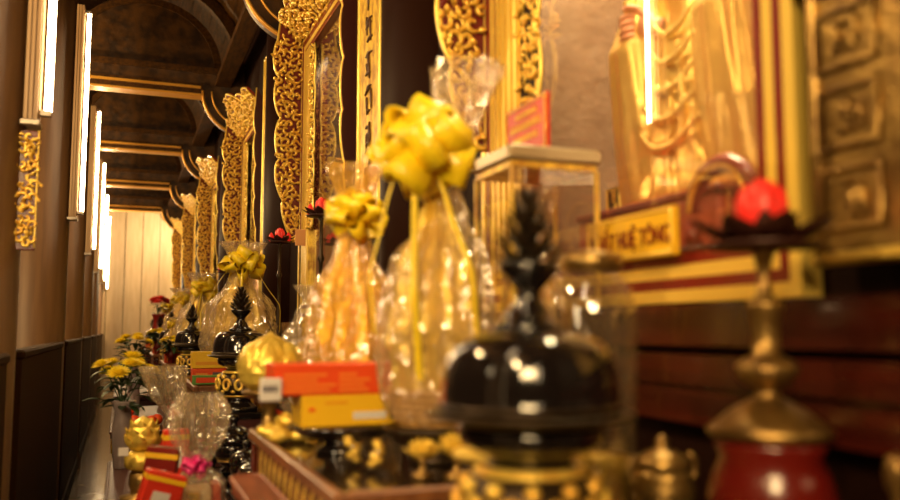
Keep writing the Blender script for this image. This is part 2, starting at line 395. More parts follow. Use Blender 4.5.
def wing_mesh(W, Ht, seed, cut=.12, decorated=True):
    """in the u-v plane, u = 0 at the stile, growing outward"""
    rnd = random.Random(seed); n = 60
    out = []
    for i in range(n + 1):
        t = i / n; v = t * Ht; u = wing_profile(t, W); out.append((u, v))
    out[-1] = (out[-1][0], Ht + cut)
    poly = [(0, 0)] + out + [(0, Ht)]
    bd = MB(); bd.prism(poly, .02, 'wingred' if decorated else 'darkred', Matrix.Translation((0, 0, -.02)), mat_side='redlac')
    g = MB()
    g.tube([(u, v, 0) for u, v in out], .008, 'goldflat', 6)
    if decorated:
        scrolls(g, lambda u, v: .012 < u < wing_profile(max(0, min(1, v / Ht)), W) - .012 and v < Ht, 0.02, W, .03, Ht, .048, rnd, .0085)
        for i in range(1, 60, 3):
            u, v = out[i]; g.ball((u - .01, v, .004), (.013, .018, .009), 'gold', 7, 5)
    return bd, g
# frames for carving planes: columns are u, v, w
def plane_T(o, u, v, w_): return Matrix(((u[0], v[0], w_[0], o[0]), (u[1], v[1], w_[1], o[1]), (u[2], v[2], w_[2], o[2]), (0, 0, 0, 1)))

# carved bracket below the first lamp
r = empty('carved_bracket', (-.345, 3.555, H0 + .30), 'narrow red and gold carved bracket hanging under the nearest tube lamp', 'carving')
b = MB(); b.box((-.04, 0, 0), (.03, .02, .46), 'vasered', bev=.004); b.build('backboard', r)
b = MB()
scrolls(b, lambda u, v: -.034 < u < .024 and .01 < v < .45, -.03, .03, .02, .45, .030, random.Random(14), .006, Matrix(((1,0,0,0),(0,0,-1,0),(0,1,0,0),(0,0,0,1))))
b.tube([(.027, -.004, .01 + .03*j) for j in range(16)], .004, 'goldflat', 5); b.build('scrollwork', r)

# ------------------------------------------------------------------ display case (origin at the near end of its frame, camera height, x = wall face 1.07)
ZL = 1.34   # length along the aisle
HB, HT = .055, 1.89
def frame_ring(b, y0, y1, h0, h1, wdt, x0, x1, mt):
    b.box((x0, y0, h0), (x1, y0 + wdt, h1), mt); b.box((x0, y1 - wdt, h0), (x1, y1, h1), mt)
    b.box((x0, y0 + wdt, h0), (x1, y1 - wdt, h0 + wdt), mt); b.box((x0, y0 + wdt, h1 - wdt), (x1, y1 - wdt, h1), mt)
def display_case(y, label, group):
    r = empty('display_case', (1.07, y, H0), label, 'display case', group)
    sh = MB(); D = .85; th = .02
    sh.box((.14, .03, HB), (D, ZL - .03, HB + .09), 'casered'); sh.box((D, .03, HB), (D + th, ZL - .03, HT + .05), 'caseback')
    sh.box((.14, .02, HB), (D, .04, HT), 'caseback'); sh.box((.14, ZL - .04, HB), (D, ZL - .02, HT), 'caseback'); sh.box((.14, .03, HT), (D, ZL - .03, HT + th), 'walllac')
    sh.box((D - .03, .04, .82), (D, ZL - .04, .92), 'caseback_red')
    sh.build('case_interior', r)
    fr = MB(); i0 = 0.0
    for wdt, x0, mt in ((.026, -.024, 'goldflat'), (.026, -.020, 'redlac'), (.030, -.016, 'goldflat'), (.026, -.012, 'redlac')):
        frame_ring(fr, 0 + i0, ZL - i0, HB + i0 * .9, HT - i0, wdt, x0, .02, mt); i0 += wdt
    for yy in (ZL - .13, ZL - .17, ZL - .21, ZL - .25): fr.box((-.020, yy, HB + .1), (.02, yy + .022, HT - .1), 'goldflat')
    fr.box((-.010, ZL - .26, HB + .1), (.02, ZL - .1, HT - .1), 'goldpaint')
    fr.box((.02, -.0, HB), (.14, .04, HT), 'redlac'); fr.box((.02, ZL - .06, HB), (.14, ZL, HT), 'redlac')
    fr.box((.02, .04, HB), (.14, ZL - .06, HB + .09), 'redlac'); fr.box((.02, .04, HT - .09), (.14, ZL - .06, HT), 'redlac')
    fr.build('frame', r)
    gp = MB(); gp.box((.010, .105, HB + .095), (.013, ZL - .255, HT - .105), 'caseglass'); gp.build('glass_pane', r)
    # inner fret band along the far stile and a plaster of scrolls
    ib = MB(); rnd = random.Random(3); Ti = plane_T((-.002, ZL - .26, .62), (0, -1, 0), (0, 0, 1), (-1, 0, 0))
    prof = [(0, 0)] + [(.10 + .03*abs(sin(5*pi*i/40)), i/40*1.15) for i in range(41)] + [(0, 1.15)]
    ib.prism(prof, .008, 'walllac', Ti); ib.tube([(u, v, .008) for u, v in prof[1:-1]], .006, 'goldflat', 5, T=Ti)
    scrolls(ib, lambda u, v: .01 < u < .10, .02, .11, .03, 1.13, .042, rnd, .007, Ti); ib.build('inner_fretwork', r)
    # far wing, face towards the viewer
    bd, g = wing_mesh(.175, 1.34, 11)
    To = plane_T((-.02, ZL - .02, .56), (-1, 0, 0), (0, 0, 1), (0, -1, 0))
    o = bd.build('wing_board', r); o.matrix_local = To; o2 = g.build('wing_scrollwork', o)
    # near wing: plain back towards the viewer
    bd, g = wing_mesh(.08, 1.34, 5, decorated=False)
    Tn = plane_T((-.01, -.02, .56), (-1, 0, 0), (0, 0, 1), (0, 1, 0))
    o = bd.build('wing_board', r); o.matrix_local = Tn; g.build('wing_scrollwork', o)
    # apron over the top rail, leaning outwards
    Lp = ZL + .02; u_ = Vector((0, 1, 0)); v_ = Vector((-.15, 0, .14)).normalized(); w_ = u_.cross(v_); w_ = w_ if w_.z < 0 else -w_
    ap = MB(); n = 60; up = [(i/n*Lp, .19 + .035*abs(sin(6*pi*i/n)) + .12*math.exp(-((i/n-.5)/.18)**2)) for i in range(n + 1)]
    ap.prism([(0, 0)] + [(0, .19)] + up[1:-1] + [(Lp, .19), (Lp, 0)], .02, 'wingred', Matrix.Translation((0, 0, -.02)), mat_side='redlac')
    o = ap.build('apron_board', r); o.matrix_local = plane_T((-.02, -.01, HT - .01), u_, v_, w_)
    ag = MB(); ag.tube([(u, v, 0) for u, v in up], .009, 'goldflat', 6)
    scrolls(ag, lambda u, v: .02 < u < Lp - .02 and .02 < v < .19 + .1*math.exp(-((u/Lp-.5)/.18)**2), .03, Lp, .03, .34, .055, random.Random(9), .010)
    ag.tube([(0.01, 0, .004), (0.01, .19, .004)], .008, 'goldflat'); ag.tube([(Lp-.01, 0, .004), (Lp-.01, .19, .004)], .008, 'goldflat')
    ag.build('apron_scrollwork', o)
    return r
cl = ['nearest gilded display case, its glass showing the golden robed statue', 'second display case from the viewer, carved wing and long tube reflection in its dim glass', 'third gilded display case along the wall, seen at a sharp slant',
      'fourth gilded display case along the right wall', 'fifth gilded display case along the right wall', 'farthest gilded display case, beside the pale end wall']
cg = 'carved and gilded display cases along the right wall'
case0 = display_case(1.10, cl[0], cg)
for k in range(1, NB): dup(case0, (1.07, 1.10 + 3*k, H0), cl[k])
# lamp inside the nearest two cases
for k in (0, 1):
    d = bpy.data.lights.new('case_lamp', 'AREA'); d.shape = 'RECTANGLE'; d.size = .12; d.size_y = .9; d.energy = (52, 5)[k]; d.color = (1, .82, .46)
    o = bpy.data.objects.new('case_lamp', d); COL.objects.link(o); o.location = P(1.24, 1.78 + 3*k, 1.84); o.rotation_euler = (0, math.radians(-14), 0)

# ------------------------------------------------------------------ right columns and calligraphy boards
c = MB(); c.lathe([(.2, 0), (.2, H0 + 2.6)], 'darkcol', 40)
rc = c.build('lacquered_column', loc=(1.13, 3.15, 0), label='dark lacquered column between the nearest and the second display case', cat='column', group='dark columns between the display cases')
for k, t in ((1, 'second and the third'), (2, 'third and the fourth'), (3, 'fourth and the fifth'), (4, 'fifth and the farthest')):
    dup(rc, (1.13, 3.15 + 3*k, 0), 'dark lacquered column between the %s display case' % t)
def glyph(b, u, v, s, rnd, T, mt='char'):
    """brush strokes of one worn character"""
    for i in range(rnd.randint(5, 7)):
        if rnd.random() < .5: p, q = (rnd.uniform(-.5, -.2), rnd.uniform(-.45, .45)), (rnd.uniform(.2, .5), None)
        else: p, q = (rnd.uniform(-.4, .4), rnd.uniform(.1, .5)), (None, rnd.uniform(-.5, -.1))
        q = (q[0] if q[0] is not None else p[0] + rnd.uniform(-.15, .15), q[1] if q[1] is not None else p[1] + rnd.uniform(-.06, .1))
        pts = [(u + s*(p[0]+(q[0]-p[0])*t), v + s*1.3*(p[1]+(q[1]-p[1])*t + .04*sin(pi*t)), .004) for t in (0, .33, .66, 1)]
        b.tube(pts, [s*.05, s*.07, s*.055, s*.03], mt, 5, T=T)
def cal_board(y0, y1, label, group, seed, dark=False, wx=1.045):
    r = empty('calligraphy_board', (wx, y1, H0), label, 'board', group)
    T = plane_T((0, 0, 0), (0, -1, 0), (0, 0, 1), (-1, 0, 0)); W = y1 - y0
    b = MB(); V0 = .10 if dark else .40; b.prism([(0, V0), (W, V0), (W, 2.2), (0, 2.2)], .02, 'goldpaint' if not dark else 'brass', T); b.build('board', r)
    b = MB()
    for u in (.012, W - .012): b.tube([(u, V0 + (2.2 - V0)*i/10, .02) for i in range(11)], .011, 'brass' if dark else 'goldflat', 6, T=T)
    for v in (V0 + .01, 2.19): b.tube([(0, v, .02), (W, v, .02)], .011, 'goldflat', 6, T=T)
    b.build('border', r)
    b = MB(); rnd = random.Random(seed)
    T2 = plane_T((-.02, 0, 0), (0, -1, 0), (0, 0, 1), (-1, 0, 0))
    for i in range(14 if dark else 10):
        v = .20 + i*.125 if dark else .53 + i * .17
        if dark:
            for uc in (W*.16, W*.5, W*.84):
                frame = [(uc-.055, v-.045), (uc+.055, v-.045), (uc+.055, v+.045), (uc-.055, v+.045), (uc-.055, v-.045)]
                b.tube([(u, q, .003) for u, q in frame], .007, 'brass', 5, T=T2); glyph(b, uc, v, .06, rnd, T2, 'brass')
        if not dark: glyph(b, W/2, v, W*.30, rnd, T2, 'char')
    b.build('painted_characters', r)
    return r
bg_ = 'gilded boards with painted characters on the right columns'
cb = cal_board(3.50, 3.88, 'tall golden board with dark painted characters between the nearest and second display case', bg_, 4)
cal_board(.55, 1.045, 'bronze-brown board with raised square medallions at the far right edge', 'bronze boards beside the nearest case', 6, True)
for k, t in ((1, 'second and the third'), (2, 'third and the fourth'), (3, 'fourth and the fifth'), (4, 'fifth and the farthest')):
    dup(cb, (1.045, 3.88 + 3*k, H0), 'tall golden board with dark characters between the %s display case' % t)

# ------------------------------------------------------------------ statue in the nearest case
def statue():
    r = empty('robed_statue', P(1.43, 1.77, .315), 'golden statue in folded robes gripping a staff, behind the nearest glass', 'statue')
    b = MB(); n = 72
    prof = [(0, .235), (.03, .25), (.15, .225), (.3, .20), (.42, .185), (.52, .18), (.62, .19), (.70, .175), (.745, .12), (.77, .06), (.80, .045)]
    vs = []; fs = []; rows = 60
    def rad(t):
        z = t * .80
        for (a, ra), (c_, rc_) in zip(prof, prof[1:]):
            if a <= z <= c_: q = (z - a) / (c_ - a); return z, ra + (rc_ - ra) * (q*q*(3-2*q))
        return z, prof[-1][1]
    for i in range(rows + 1):
        z, rr = rad(i / rows); fold = max(0, 1 - z / .72)
        for k in range(n):
            a = 2*pi*k/n
            f = 1 + fold * (.085*sin(a*13 + 5*z) + .055*sin(a*7 - 4*z + 1) + .02*sin(a*23)) + .02*sin(30*z + 4*cos(a)) * (z > .2)
            vs.append((rr*.66*f*cos(a), rr*f*sin(a), z))
    for i in range(rows):
        for k in range(n): j = (k+1) % n; fs.append((i*n+k, i*n+j, (i+1)*n+j, (i+1)*n+k))
    fs += [tuple(range(n-1, -1, -1)), tuple(range(rows*n, rows*n+n))]
    b.add(vs, fs, 'statue')
    # hanging sleeves, the far one is raised to the staff
    for sgn in (1, -1):
        m = 40; vs = []; fs = []; k2 = 40
        path = [(0, (-.02, .13*sgn, .66), (.06, .06)), (.3, (-.08, .19*sgn, .56), (.07, .06)), (.5, (-.13, .185*sgn, .45), (.06, .075)), (.75, (-.12, .185*sgn, .22), (.05, .095)), (1, (-.10, .18*sgn, .02), (.045, .09))]
        for i in range(m + 1):
            t = i / m
            for (ta, pa, ra), (tb, pb, rb) in zip(path, path[1:]):
                if ta <= t <= tb + 1e-9: q = (t-ta)/(tb-ta); q = q*q*(3-2*q); c_ = [pa[j]+(pb[j]-pa[j])*q for j in range(3)]; R = [ra[j]+(rb[j]-ra[j])*q for j in range(2)]; break
            for k in range(k2):
                a = 2*pi*k/k2; f = 1 + t*(.15*sin(5*a + 5*t) + .10*sin(9*a - 3*t)); vs.append((c_[0] + R[0]*f*cos(a), c_[1] + R[1]*f*sin(a), c_[2]))
        for i in range(m):
            for k in range(k2): j = (k+1) % k2; fs.append((i*k2+j, i*k2+k, (i+1)*k2+k, (i+1)*k2+j))
        fs += [tuple(range(k2)), tuple(range(m*k2+k2-1, m*k2-1, -1))]
        b.add(vs, fs, 'statue')
    # swags of cloth across the front
    for i in range(5):
        zc = .50 - .075*i; wv = .085 + .008*i
        b.tube([(-.135 - .012*cos(pi*t/2) - .02*i*.3, wv*t*1.0, zc - .06*(1 - t*t)) for t in [j/8 - 1 for j in range(17)]], [.006 + .007*(1-abs(j/8-1)) for j in range(17)], 'statue', 8)
    for yv in (-.05, .0, .055):
        b.tube([(-.155, yv + .01*sin(6*z_), .02 + z_*.30) for z_ in [j/10 for j in range(11)]], [.013 - .004*j/10 for j in range(11)], 'statue', 8)
    b.tube([(-.09*cos(a), .075*sin(a), .62 - .05*cos(a)*1.2) for a in [pi*(j/14)-pi/2 for j in range(15)]], .012, 'statue', 8)
    # neck and head of the same surface
    b.lathe([(.045, .76), (.036, .80), (.036, .84)], 'statue', 20)
    b.ball((-.008, 0, .895), (.062, .055, .078), 'statue', 24, 16); b.ball((-.072, 0, .885), (.012, .009, .014), 'statue'); b.ball((-.06, 0, .858), (.008, .018, .006), 'statue')
    for s in (1, -1): b.ball((-.005, .056*s, .885), (.012, .007, .026), 'statue'); b.ball((-.06, .021*s, .902), (.008, .012, .005), 'statue')
    o = b.build('body', r)
    md = o.modifiers.new('remesh', 'REMESH'); md.mode = 'VOXEL'; md.voxel_size = .0065; md.use_smooth_shade = True
    sm = o.modifiers.new('smooth', 'SMOOTH'); sm.iterations = 3; sm.factor = .5
    hair = MB(); hair.ball((.012, 0, .925), (.062, .058, .062), 'bronze', 20, 12); hair.ball((.01, 0, .99), .02, 'bronze'); hair.build('hair', r)
    # hands: skin coloured, fingers curled round the staff
    hd = MB(); hx, hy, hz = -.155, .135, .505
    hd.ball((hx + .02, hy - .014, hz), (.020, .026, .036), 'skin', 14, 10)
    hd.tube([(hx + .06, hy - .03, hz - .005), (hx + .03, hy - .018, hz)], [.026, .023], 'skin', 12)
    for i, (L_, r_) in enumerate(((.9, .0085), (1.05, .0092), (1.0, .0088), (.8, .0075))):
        z = hz + .028 - .0185*i; pts = []
        for j in range(9):
            a = .2 + L_ * 3.3 * j / 8; pts.append((hx - .004 + .004 - .026*sin(a)*1.0, hy + .006 - .006 - .024*cos(a)+.024, z - .002*j*.3))
        hd.tube(pts, [r_, r_*1.02, r_, r_*1.05, r_*.95, r_*.98, r_*.9, r_*.8, r_*.5], 'skin', 10)
    hd.tube([(hx + .012, hy - .018, hz + .024), (hx - .006, hy - .012, hz + .045), (hx - .022, hy + .004, hz + .052), (hx - .03, hy + .016, hz + .046)], [.011, .0105, .0095, .006], 'skin', 10)
    o = hd.build('hand', r); md = o.modifiers.new('r', 'REMESH'); md.mode = 'VOXEL'; md.voxel_size = .0022; md.use_smooth_shade = True
    st = MB(); sx, sy = hx - .004, hy + .022
    st.lathe([(.012, .40), (.016, .41), (.016, .43), (.011, .44), (.011, 1.02), (.02, 1.03), (.03, 1.06), (.02, 1.09), (.003, 1.13)], 'darkred', 16, TR((sx, sy, 0)))
    for z in (.425, .455, .555, .575, .60, .66, .68): st.lathe([(.012, z - .008), (.0185, z - .003), (.0185, z + .003), (.012, z + .008)], 'goldflat', 16, TR((sx, sy, 0)))
    st.build('staff', r)
    return r
statue()
b = MB(); b.box((-.27, -.30, 0), (.25, .30, .15), 'casered', bev=.008); b.box((-.275, -.305, .15), (.255, .305, .168), 'redlac', bev=.004)
b.build('statue_plinth', loc=P(1.45, 1.77, .1455), label='red plinth under the golden statue inside the nearest case', cat='plinth')
# curled lacquered ornament before the statue
b = MB()
pts = [(.0, .10*cos(a)*(1 - .1*a/ pi), .075*sin(a)*1.2) for a in [pi*1.15 - j*.26 for j in range(15)]]
b.tube(pts, [.014 + .006*sin(pi*j/14) for j in range(15)], 'redlac', 10); b.tube([(p[0] - .014, p[1]*.93, p[2]*.93) for p in pts], .006, 'gold', 6)
b.tube([(0, .095, -.02), (0, .10, -.08)], [.016, .02], 'redlac', 10); b.tube([(0, -.08, .02), (0, -.10, -.08)], [.016, .02], 'redlac', 10)
b.box((-.03, -.13, -.1), (.03, .13, -.075), 'darkred', bev=.004)
b.build('scroll_ornament', loc=P(1.135, 1.40, .25), label='curled red and gold ornament standing at the foot of the golden statue', cat='ornament')
b = MB(); T = plane_T((0,0,0), (0,-1,0), (0,0,1), (-1,0,0)); b.prism([(-.04, 0), (.04, 0), (.04, .13), (-.04, .13)], .012, 'bronze', T)
o = b.build('framed_sign', loc=P(1.36, 2.15, .43), label='small dark sign with a gold border inside the nearest case, beside the statue', cat='sign')
b = MB(); b.tube([(-.034, .006, .013), (.034, .006, .013), (.034, .124, .013), (-.034, .124, .013)], .004, 'goldflat', 5, T=T, closed=True); b.build('border', o)
b = MB(); rn = random.Random(2)
for i in range(3): glyph(b, 0, .03 + .035*i, .04, rn, plane_T((-.010,0,0), (0,-1,0), (0,0,1), (-1,0,0)), 'goldpaint')
b.build('lettering', o)
b = MB(); b.lathe([(.05, -.145), (.045, -.13), (.02, -.12), (.02, 0.0), (.04, 0)], 'bronze', 20); b.box((-.02, -.045, -.005), (.012, .045, .002), 'bronze'); b.build('sign_stand', o); o.location[2] = H0 + .145 + .145

# ------------------------------------------------------------------ name plaque on the case sill
def text(body, size, mt, parent, loc, rot=(pi/2, 0, -pi/2), name='lettering', ext=.0015, align='CENTER', sx=1):
    c_ = bpy.data.curves.new(name, 'FONT'); c_.body = body; c_.size = size; c_.extrude = ext; c_.align_x = align; c_.align_y = 'CENTER'; c_.offset = .0006
    c_.materials.append(M[mt]); o = bpy.data.objects.new(name, c_); COL.objects.link(o); o.parent = parent; o.location = loc; o.rotation_euler = rot; o.scale = (sx, 1, 1)
    bpy.context.view_layer.update(); me = bpy.data.meshes.new_from_object(o.evaluated_get(bpy.context.evaluated_depsgraph_get())); m_ = bpy.data.objects.new(name, me); COL.objects.link(m_); m_.parent = parent; m_.location = loc; m_.rotation_euler = rot; m_.scale = (sx, 1, 1)
    bpy.data.objects.remove(o); return m_
b = MB(); b.prism([(-.17, 0), (.17, 0), (.17, .098), (-.17, .098)], .012, 'yellow', T)
o = b.build('name_plaque', loc=P(1.03, 1.575, .150), label='yellow plaque with red letters on the sill of the nearest display case', cat='plaque')
b = MB(); b.tube([(-.163, .006, .012), (.163, .006, .012), (.163, .092, .012), (-.163, .092, .012)], .004, 'goldflat', 6, T=T, closed=True); b.build('border', o)
text('NHẤT HUỆ TÔNG', .052, 'redlac', o, (-.0135, -.004, .042), sx=.71)

# ================================================================== furniture
def altar_table(y0, y1, x0, x1, label, group, leg=True):
    """offering table: dark top with wooden rim, pierced frieze"""
    r = empty('offering_table', P(x0, y0, TOPY - 1.12), label, 'table', group)
    L_, W = y1 - y0, x1 - x0; t = 1.12
    b = MB(); b.box((.02, .02, t - .028), (W - .02, L_ - .02, t - .003), 'tabletop'); b.build('tabletop', r)
    b = MB()
    for q in (((0, 0), (.022, L_)), ((W - .022, 0), (W, L_)), ((.022, 0), (W - .022, .022)), ((.022, L_ - .022), (W - .022, L_))):
        b.box((q[0][0], q[0][1], t - .032), (q[1][0], q[1][1], t), 'tablew', bev=.005)
    b.build('rim', r)
    b = MB()   # pierced frieze on the aisle side and the near side
    n = int(L_ / .075)
    b.box((.018, .01, t - .17), (.03, L_ - .01, t - .155), 'tablew')
    for i in range(n + 1):
        yy = .02 + (L_ - .04) * i / n; b.box((.016, yy - .006, t - .17), (.032, yy + .006, t - .03), 'tablew')
        if i < n:
            yc = yy + (L_ - .04) / n / 2
            b.tube([(.024, yc + .024*cos(a), t - .093 + .045*sin(a)) for a in [2*pi*j/14 for j in range(14)]], .005, 'goldflat', 5, closed=True)
            b.tube([(.024, yc + .010*cos(a), t - .093 + .02*sin(a)) for a in [2*pi*j/10 for j in range(10)]], .004, 'tablew', 5, closed=True)
    n = int(W / .075)
    b.box((.02, .018, t - .17), (W - .02, .03, t - .155), 'tablew'); 
    for i in range(n + 1): xx = .02 + (W - .04)*i/n; b.box((xx - .006, .016, t - .17), (xx + .006, .032, t - .03), 'tablew')
    b.box((.035, .035, t - .16), (W - .02, L_ - .02, t - .03), 'goldpaint')
    b.build('frieze', r)
    for xx in (.0, W - .07):
        for yy in (.0, L_ - .07):
            b = MB(); b.box((xx + .01, yy + .01, 0), (xx + .07, yy + .07, t - .032), 'mahog', bev=.006); b.build('leg', r)
    b = MB(); b.box((.04, .04, .3), (W - .03, L_ - .04, t - .17), 'darkred'); b.build('body_panel', r)
    return r
tg = 'dark topped offering tables along the right wall'
tab = altar_table(1.46, 2.52, .35, .96, 'offering table with a pierced gold frieze, under the red and yellow boxes', tg)
tn = ['second offering table, carrying a yellow box on an orange box', 'third offering table down the aisle', 'fourth offering table down the aisle', 'fifth offering table down the aisle', 'farthest offering table near the end wall']
for k in range(1, NB): dup(tab, P(.35, 1.46 + 3*k, TOPY - 1.12), tn[k-1])
# low bench with rounded corners in front of the first table
def bench(y0, y1, x0, x1, top, label, mt='pinkwood', cat='bench', name='low_bench', group=None):
    r = empty(name, P(x0, y0, -1.4), label, cat, group); t = top + 1.4; W, L_ = x1 - x0, y1 - y0
    b = MB(); R = .035
    for (i, z0, z1) in ((0, t - .035, t), ):
        poly = []
        for cx, cy, a0 in ((W - R, R, -pi/2), (W - R, L_ - R, 0), (R, L_ - R, pi/2), (R, R, pi)):
            poly += [(cx + R*cos(a0 + pi/2*j/5), cy + R*sin(a0 + pi/2*j/5)) for j in range(6)]
        b.prism(poly, z1 - z0, mt, Matrix.Translation((0, 0, z0)))
    b.tube([(x, y, t - .004) for x, y in poly], .008, mt, 6, closed=True); b.build('benchtop', r)
    b = MB(); b.box((.015, .015, t - .16), (W - .015, L_ - .015, t - .035), mt, bev=.01)
    for i in range(4): yy = .05 + (L_ - .1)*i/4; b.tube([(.012, yy + .01, t - .13), (.008, yy + .02, t - .07), (.008, yy + (L_-.1)/4 - .02, t - .07), (.012, yy + (L_-.1)/4 - .01, t - .13)], .006, 'goldflat', 5)
    b.build('apron', r)
    for xx in (.02, W - .08):
        for yy in (.02, L_ - .08):
            b = MB(); b.box((xx, yy, 0), (xx + .06, yy + .06, t - .16), mt, bev=.008); b.build('leg', r)
    return r
bench(1.42, 2.24, .27, .346, -.366, 'narrow red-brown step with rounded corners at the foot of the nearest table') 
sb = bench(.55, 1.41, .36, .99, -.372, 'dark stand under the nearest black lidded vessel', 'tabletop', 'stand', 'altar_stand')
def stand(x, y, top, w_, l_, label, group):
    r = empty('vessel_stand', P(x, y, -1.4), label, 'stand', group); t = top + 1.4
    b = MB(); b.box((-w_/2, -l_/2, t - .03), (w_/2, l_/2, t), 'black', bev=.006); b.box((-w_/2+.015, -l_/2+.015, t-.08), (w_/2-.015, l_/2-.015, t-.03), 'darkred'); b.build('stand_top', r)
    for sx in (-1, 1):
        for sy in (-1, 1):
            b = MB(); b.box((sx*(w_/2-.03)-.015, sy*(l_/2-.03)-.015, 0), (sx*(w_/2-.03)+.015, sy*(l_/2-.03)+.015, t-.08), 'darkred', bev=.003); b.build('leg', r)
    return r
sg = 'small black stands carrying the lidded vessels down the aisle'
s1 = stand(.53, 4.1, -.372, .26, .26, 'small black stand under the second black lidded vessel', sg)
for k in range(2, NB): dup(s1, P(.53, 1.1 + 3*k, -1.4), 'small black stand under the %s black lidded vessel' % ORD[k])
# side tables against the wall between the offering tables
s = stand(.72, 2.98, -.28, .36, .66, 'dark side table behind the nearest offering table, against the wall', 'dark side tables against the wall'); s.name = 'side_table'
s = stand(.88, 4.0, -.28, .2, .2, 'small dark pedestal under the tall lotus lamp before the second case', 'dark side tables against the wall'); s.name = 'pedestal'
# low tables in the aisle
lt = bench(2.55, 4.42, -.03, .38, -.62, 'low dark red table in the aisle carrying the flower vase and wrapped gifts', 'darkred', 'table', 'low_table', 'low tables in the aisle')
dup(lt, P(-.04, 5.6, -1.4), 'second low dark red table, behind the yellow chrysanthemums')
dup(lt, P(-.04, 8.6, -1.4), 'third low dark red table, far down the aisle')

# ================================================================== black lidded vessels
def pinecone(b, z0, Ht, R, mt):
    b.tube([(0, 0, z0), (0, 0, z0 + Ht*.9)], [R*.32, R*.1], mt, 8)
    for lay in range(7):
        t = lay / 6; n = 7 if lay < 5 else 5
        for k in range(n):
            a = 2*pi*(k + .5*(lay % 2))/n
            b.petal(Ht*(.34 - .10*t), R*(.42 - .18*t), .003, (.25 + .5*t, 1.3 + .2*t), TR((0, 0, z0 + Ht*.70*t), rz=a) @ Matrix.Translation((R*(.42)*(1 - .75*t), 0, 0)), mt, cup=.5, nu=5)
def vessel(x, y, label, group):
    r = empty('lidded_vessel', P(x, y, -.372), label, 'lidded vessel', group); Z = lambda h: h + .372
    b = MB(); b.lathe([(.085, 0), (.088, .012), (.075, .022), (.058, .035), (.052, .05), (.06, .062)], 'black', 40); b.build('foot', r)
    b = MB()
    def md(a, t): return 1 + .015*sin(12*a) * sin(pi*t)
    b.lathe([(.058, .058), (.085, .075), (.101, .10), (.104, .125), (.098, .15), (.08, .172), (.062, .185)], 'bronze', 48, mod=md)
    b.lathe([(.072, .064), (.080, .066), (.082, .072), (.078, .078)], 'gold', 40); b.lathe([(.076, .172), (.082, .174), (.080, .180), (.07, .184)], 'gold', 40)
    for k in range(11):
        a = 2*pi*k/11; T_ = TR((.100*cos(a), .100*sin(a), .12), rz=a)
        b.tube([(.004, .022*cos(q)*(1-q/14), .03*sin(q)*(1-q/14)) for q in [j*.5 for j in range(16)]], [.007]*12 + [.006, .005, .004, .002], 'gold', 6, T=T_); a += pi/11; b.ball((.092*cos(a), .092*sin(a), .158), (.012, .012, .012), 'gold', 8, 6); b.ball((.092*cos(a), .092*sin(a), .092), (.012, .012, .010), 'gold', 8, 6)
    b.build('gilded_bowl', r)
    b = MB(); b.lathe([(.06, .182), (.055, .19), (.07, .20), (.10, .215), (.105, .235), (.09, .245)], 'black', 40); b.build('neck', r)
    b = MB(); b.lathe([(.09, .238), (.142, .250), (.148, .254), (.148, .257), (.14, .259), (.11, .256)], 'bronze', 56); b.build('saucer', r)
    b = MB(); b.lathe([(.112, Z(-.116)), (.125, Z(-.114)), (.130, Z(-.108)), (.126, Z(-.100)), (.126, Z(-.085)), (.123, Z(-.06)), (.117, Z(-.037)), (.107, Z(-.020)), (.090, Z(-.009)), (.055, Z(-.002))], 'black', 64); b.build('lid', r)
    b = MB(); b.lathe([(.124, Z(-.112)), (.1315, Z(-.109)), (.1315, Z(-.104)), (.124, Z(-.101))], 'bronze', 64); b.build('lid_rim', r)
    b = MB(); b.lathe([(.052, Z(-.004)), (.056, Z(.002)), (.050, Z(.008)), (.038, Z(.014)), (.032, Z(.028)), (.021, Z(.042)), (.018, Z(.055)), (.026, Z(.064)), (.044, Z(.084)), (.048, Z(.092)), (.043, Z(.095)), (.012, Z(.093))], 'black', 40); b.build('lid_knob', r)
    b = MB(); pinecone(b, Z(.092), .125, .060, 'bronze'); b.build('leaf_finial', r)
    return r
vg = 'black lidded vessels with leaf finials along the altars'
v0 = vessel(.545, 1.10, 'large blurred black lidded vessel nearest to the viewer, leaf shaped finial on top', vg)
vl = ['black lidded vessel with leaf finial behind the round golden ornament and red box', 'third black lidded vessel, behind the yellow box on the orange box', 'fourth black lidded vessel, smaller, down the aisle', 'fifth tiny black lidded vessel down the aisle', 'farthest tiny black lidded vessel near the end wall']
for k in range(1, NB): dup(v0, P(.525, 1.10 + 3*k, -.372), vl[k-1])
# small black lidded jars on the low tables
def jar(x, y, z, label, sc=1):
    r = empty('lidded_jar', P(x, y, z), label, 'jar', 'small black lidded jars beside the aisle', sc=sc)
    b = MB(); b.lathe([(.035, 0), (.04, .01), (.03, .02), (.055, .05), (.06, .075), (.058, .095)], 'black', 28); b.build('jar_body', r)
    b = MB(); b.lathe([(.064, .094), (.066, .1), (.055, .125), (.03, .14), (.012, .145), (.01, .155), (.018, .165), (.012, .176), (.002, .18)], 'black', 28); b.build('lid', r)
    b = MB(); b.lathe([(.06, .04), (.066, .043), (.06, .046)], 'brass', 28); b.build('gold_band', r); return r
bench(2.75, 3.92, .395, .525, -.60, 'narrow black bench with lidded jars beside the low red table', 'black', 'bench', 'narrow_bench')
j0 = jar(.45, 3.05, -.60, 'nearest black lidded jar on the narrow bench beside the cellophane bag')
dup(j0, P(.465, 3.38, -.60), 'middle black lidded jar with gilt band on the narrow black bench')
dup(j0, P(.46, 3.74, -.60), 'farthest black lidded jar on the narrow bench, taller than the others', sc=1.35)
dup(j0, P(.31, 3.55, -.62), 'black lidded jar on the red low table behind the cellophane bag')
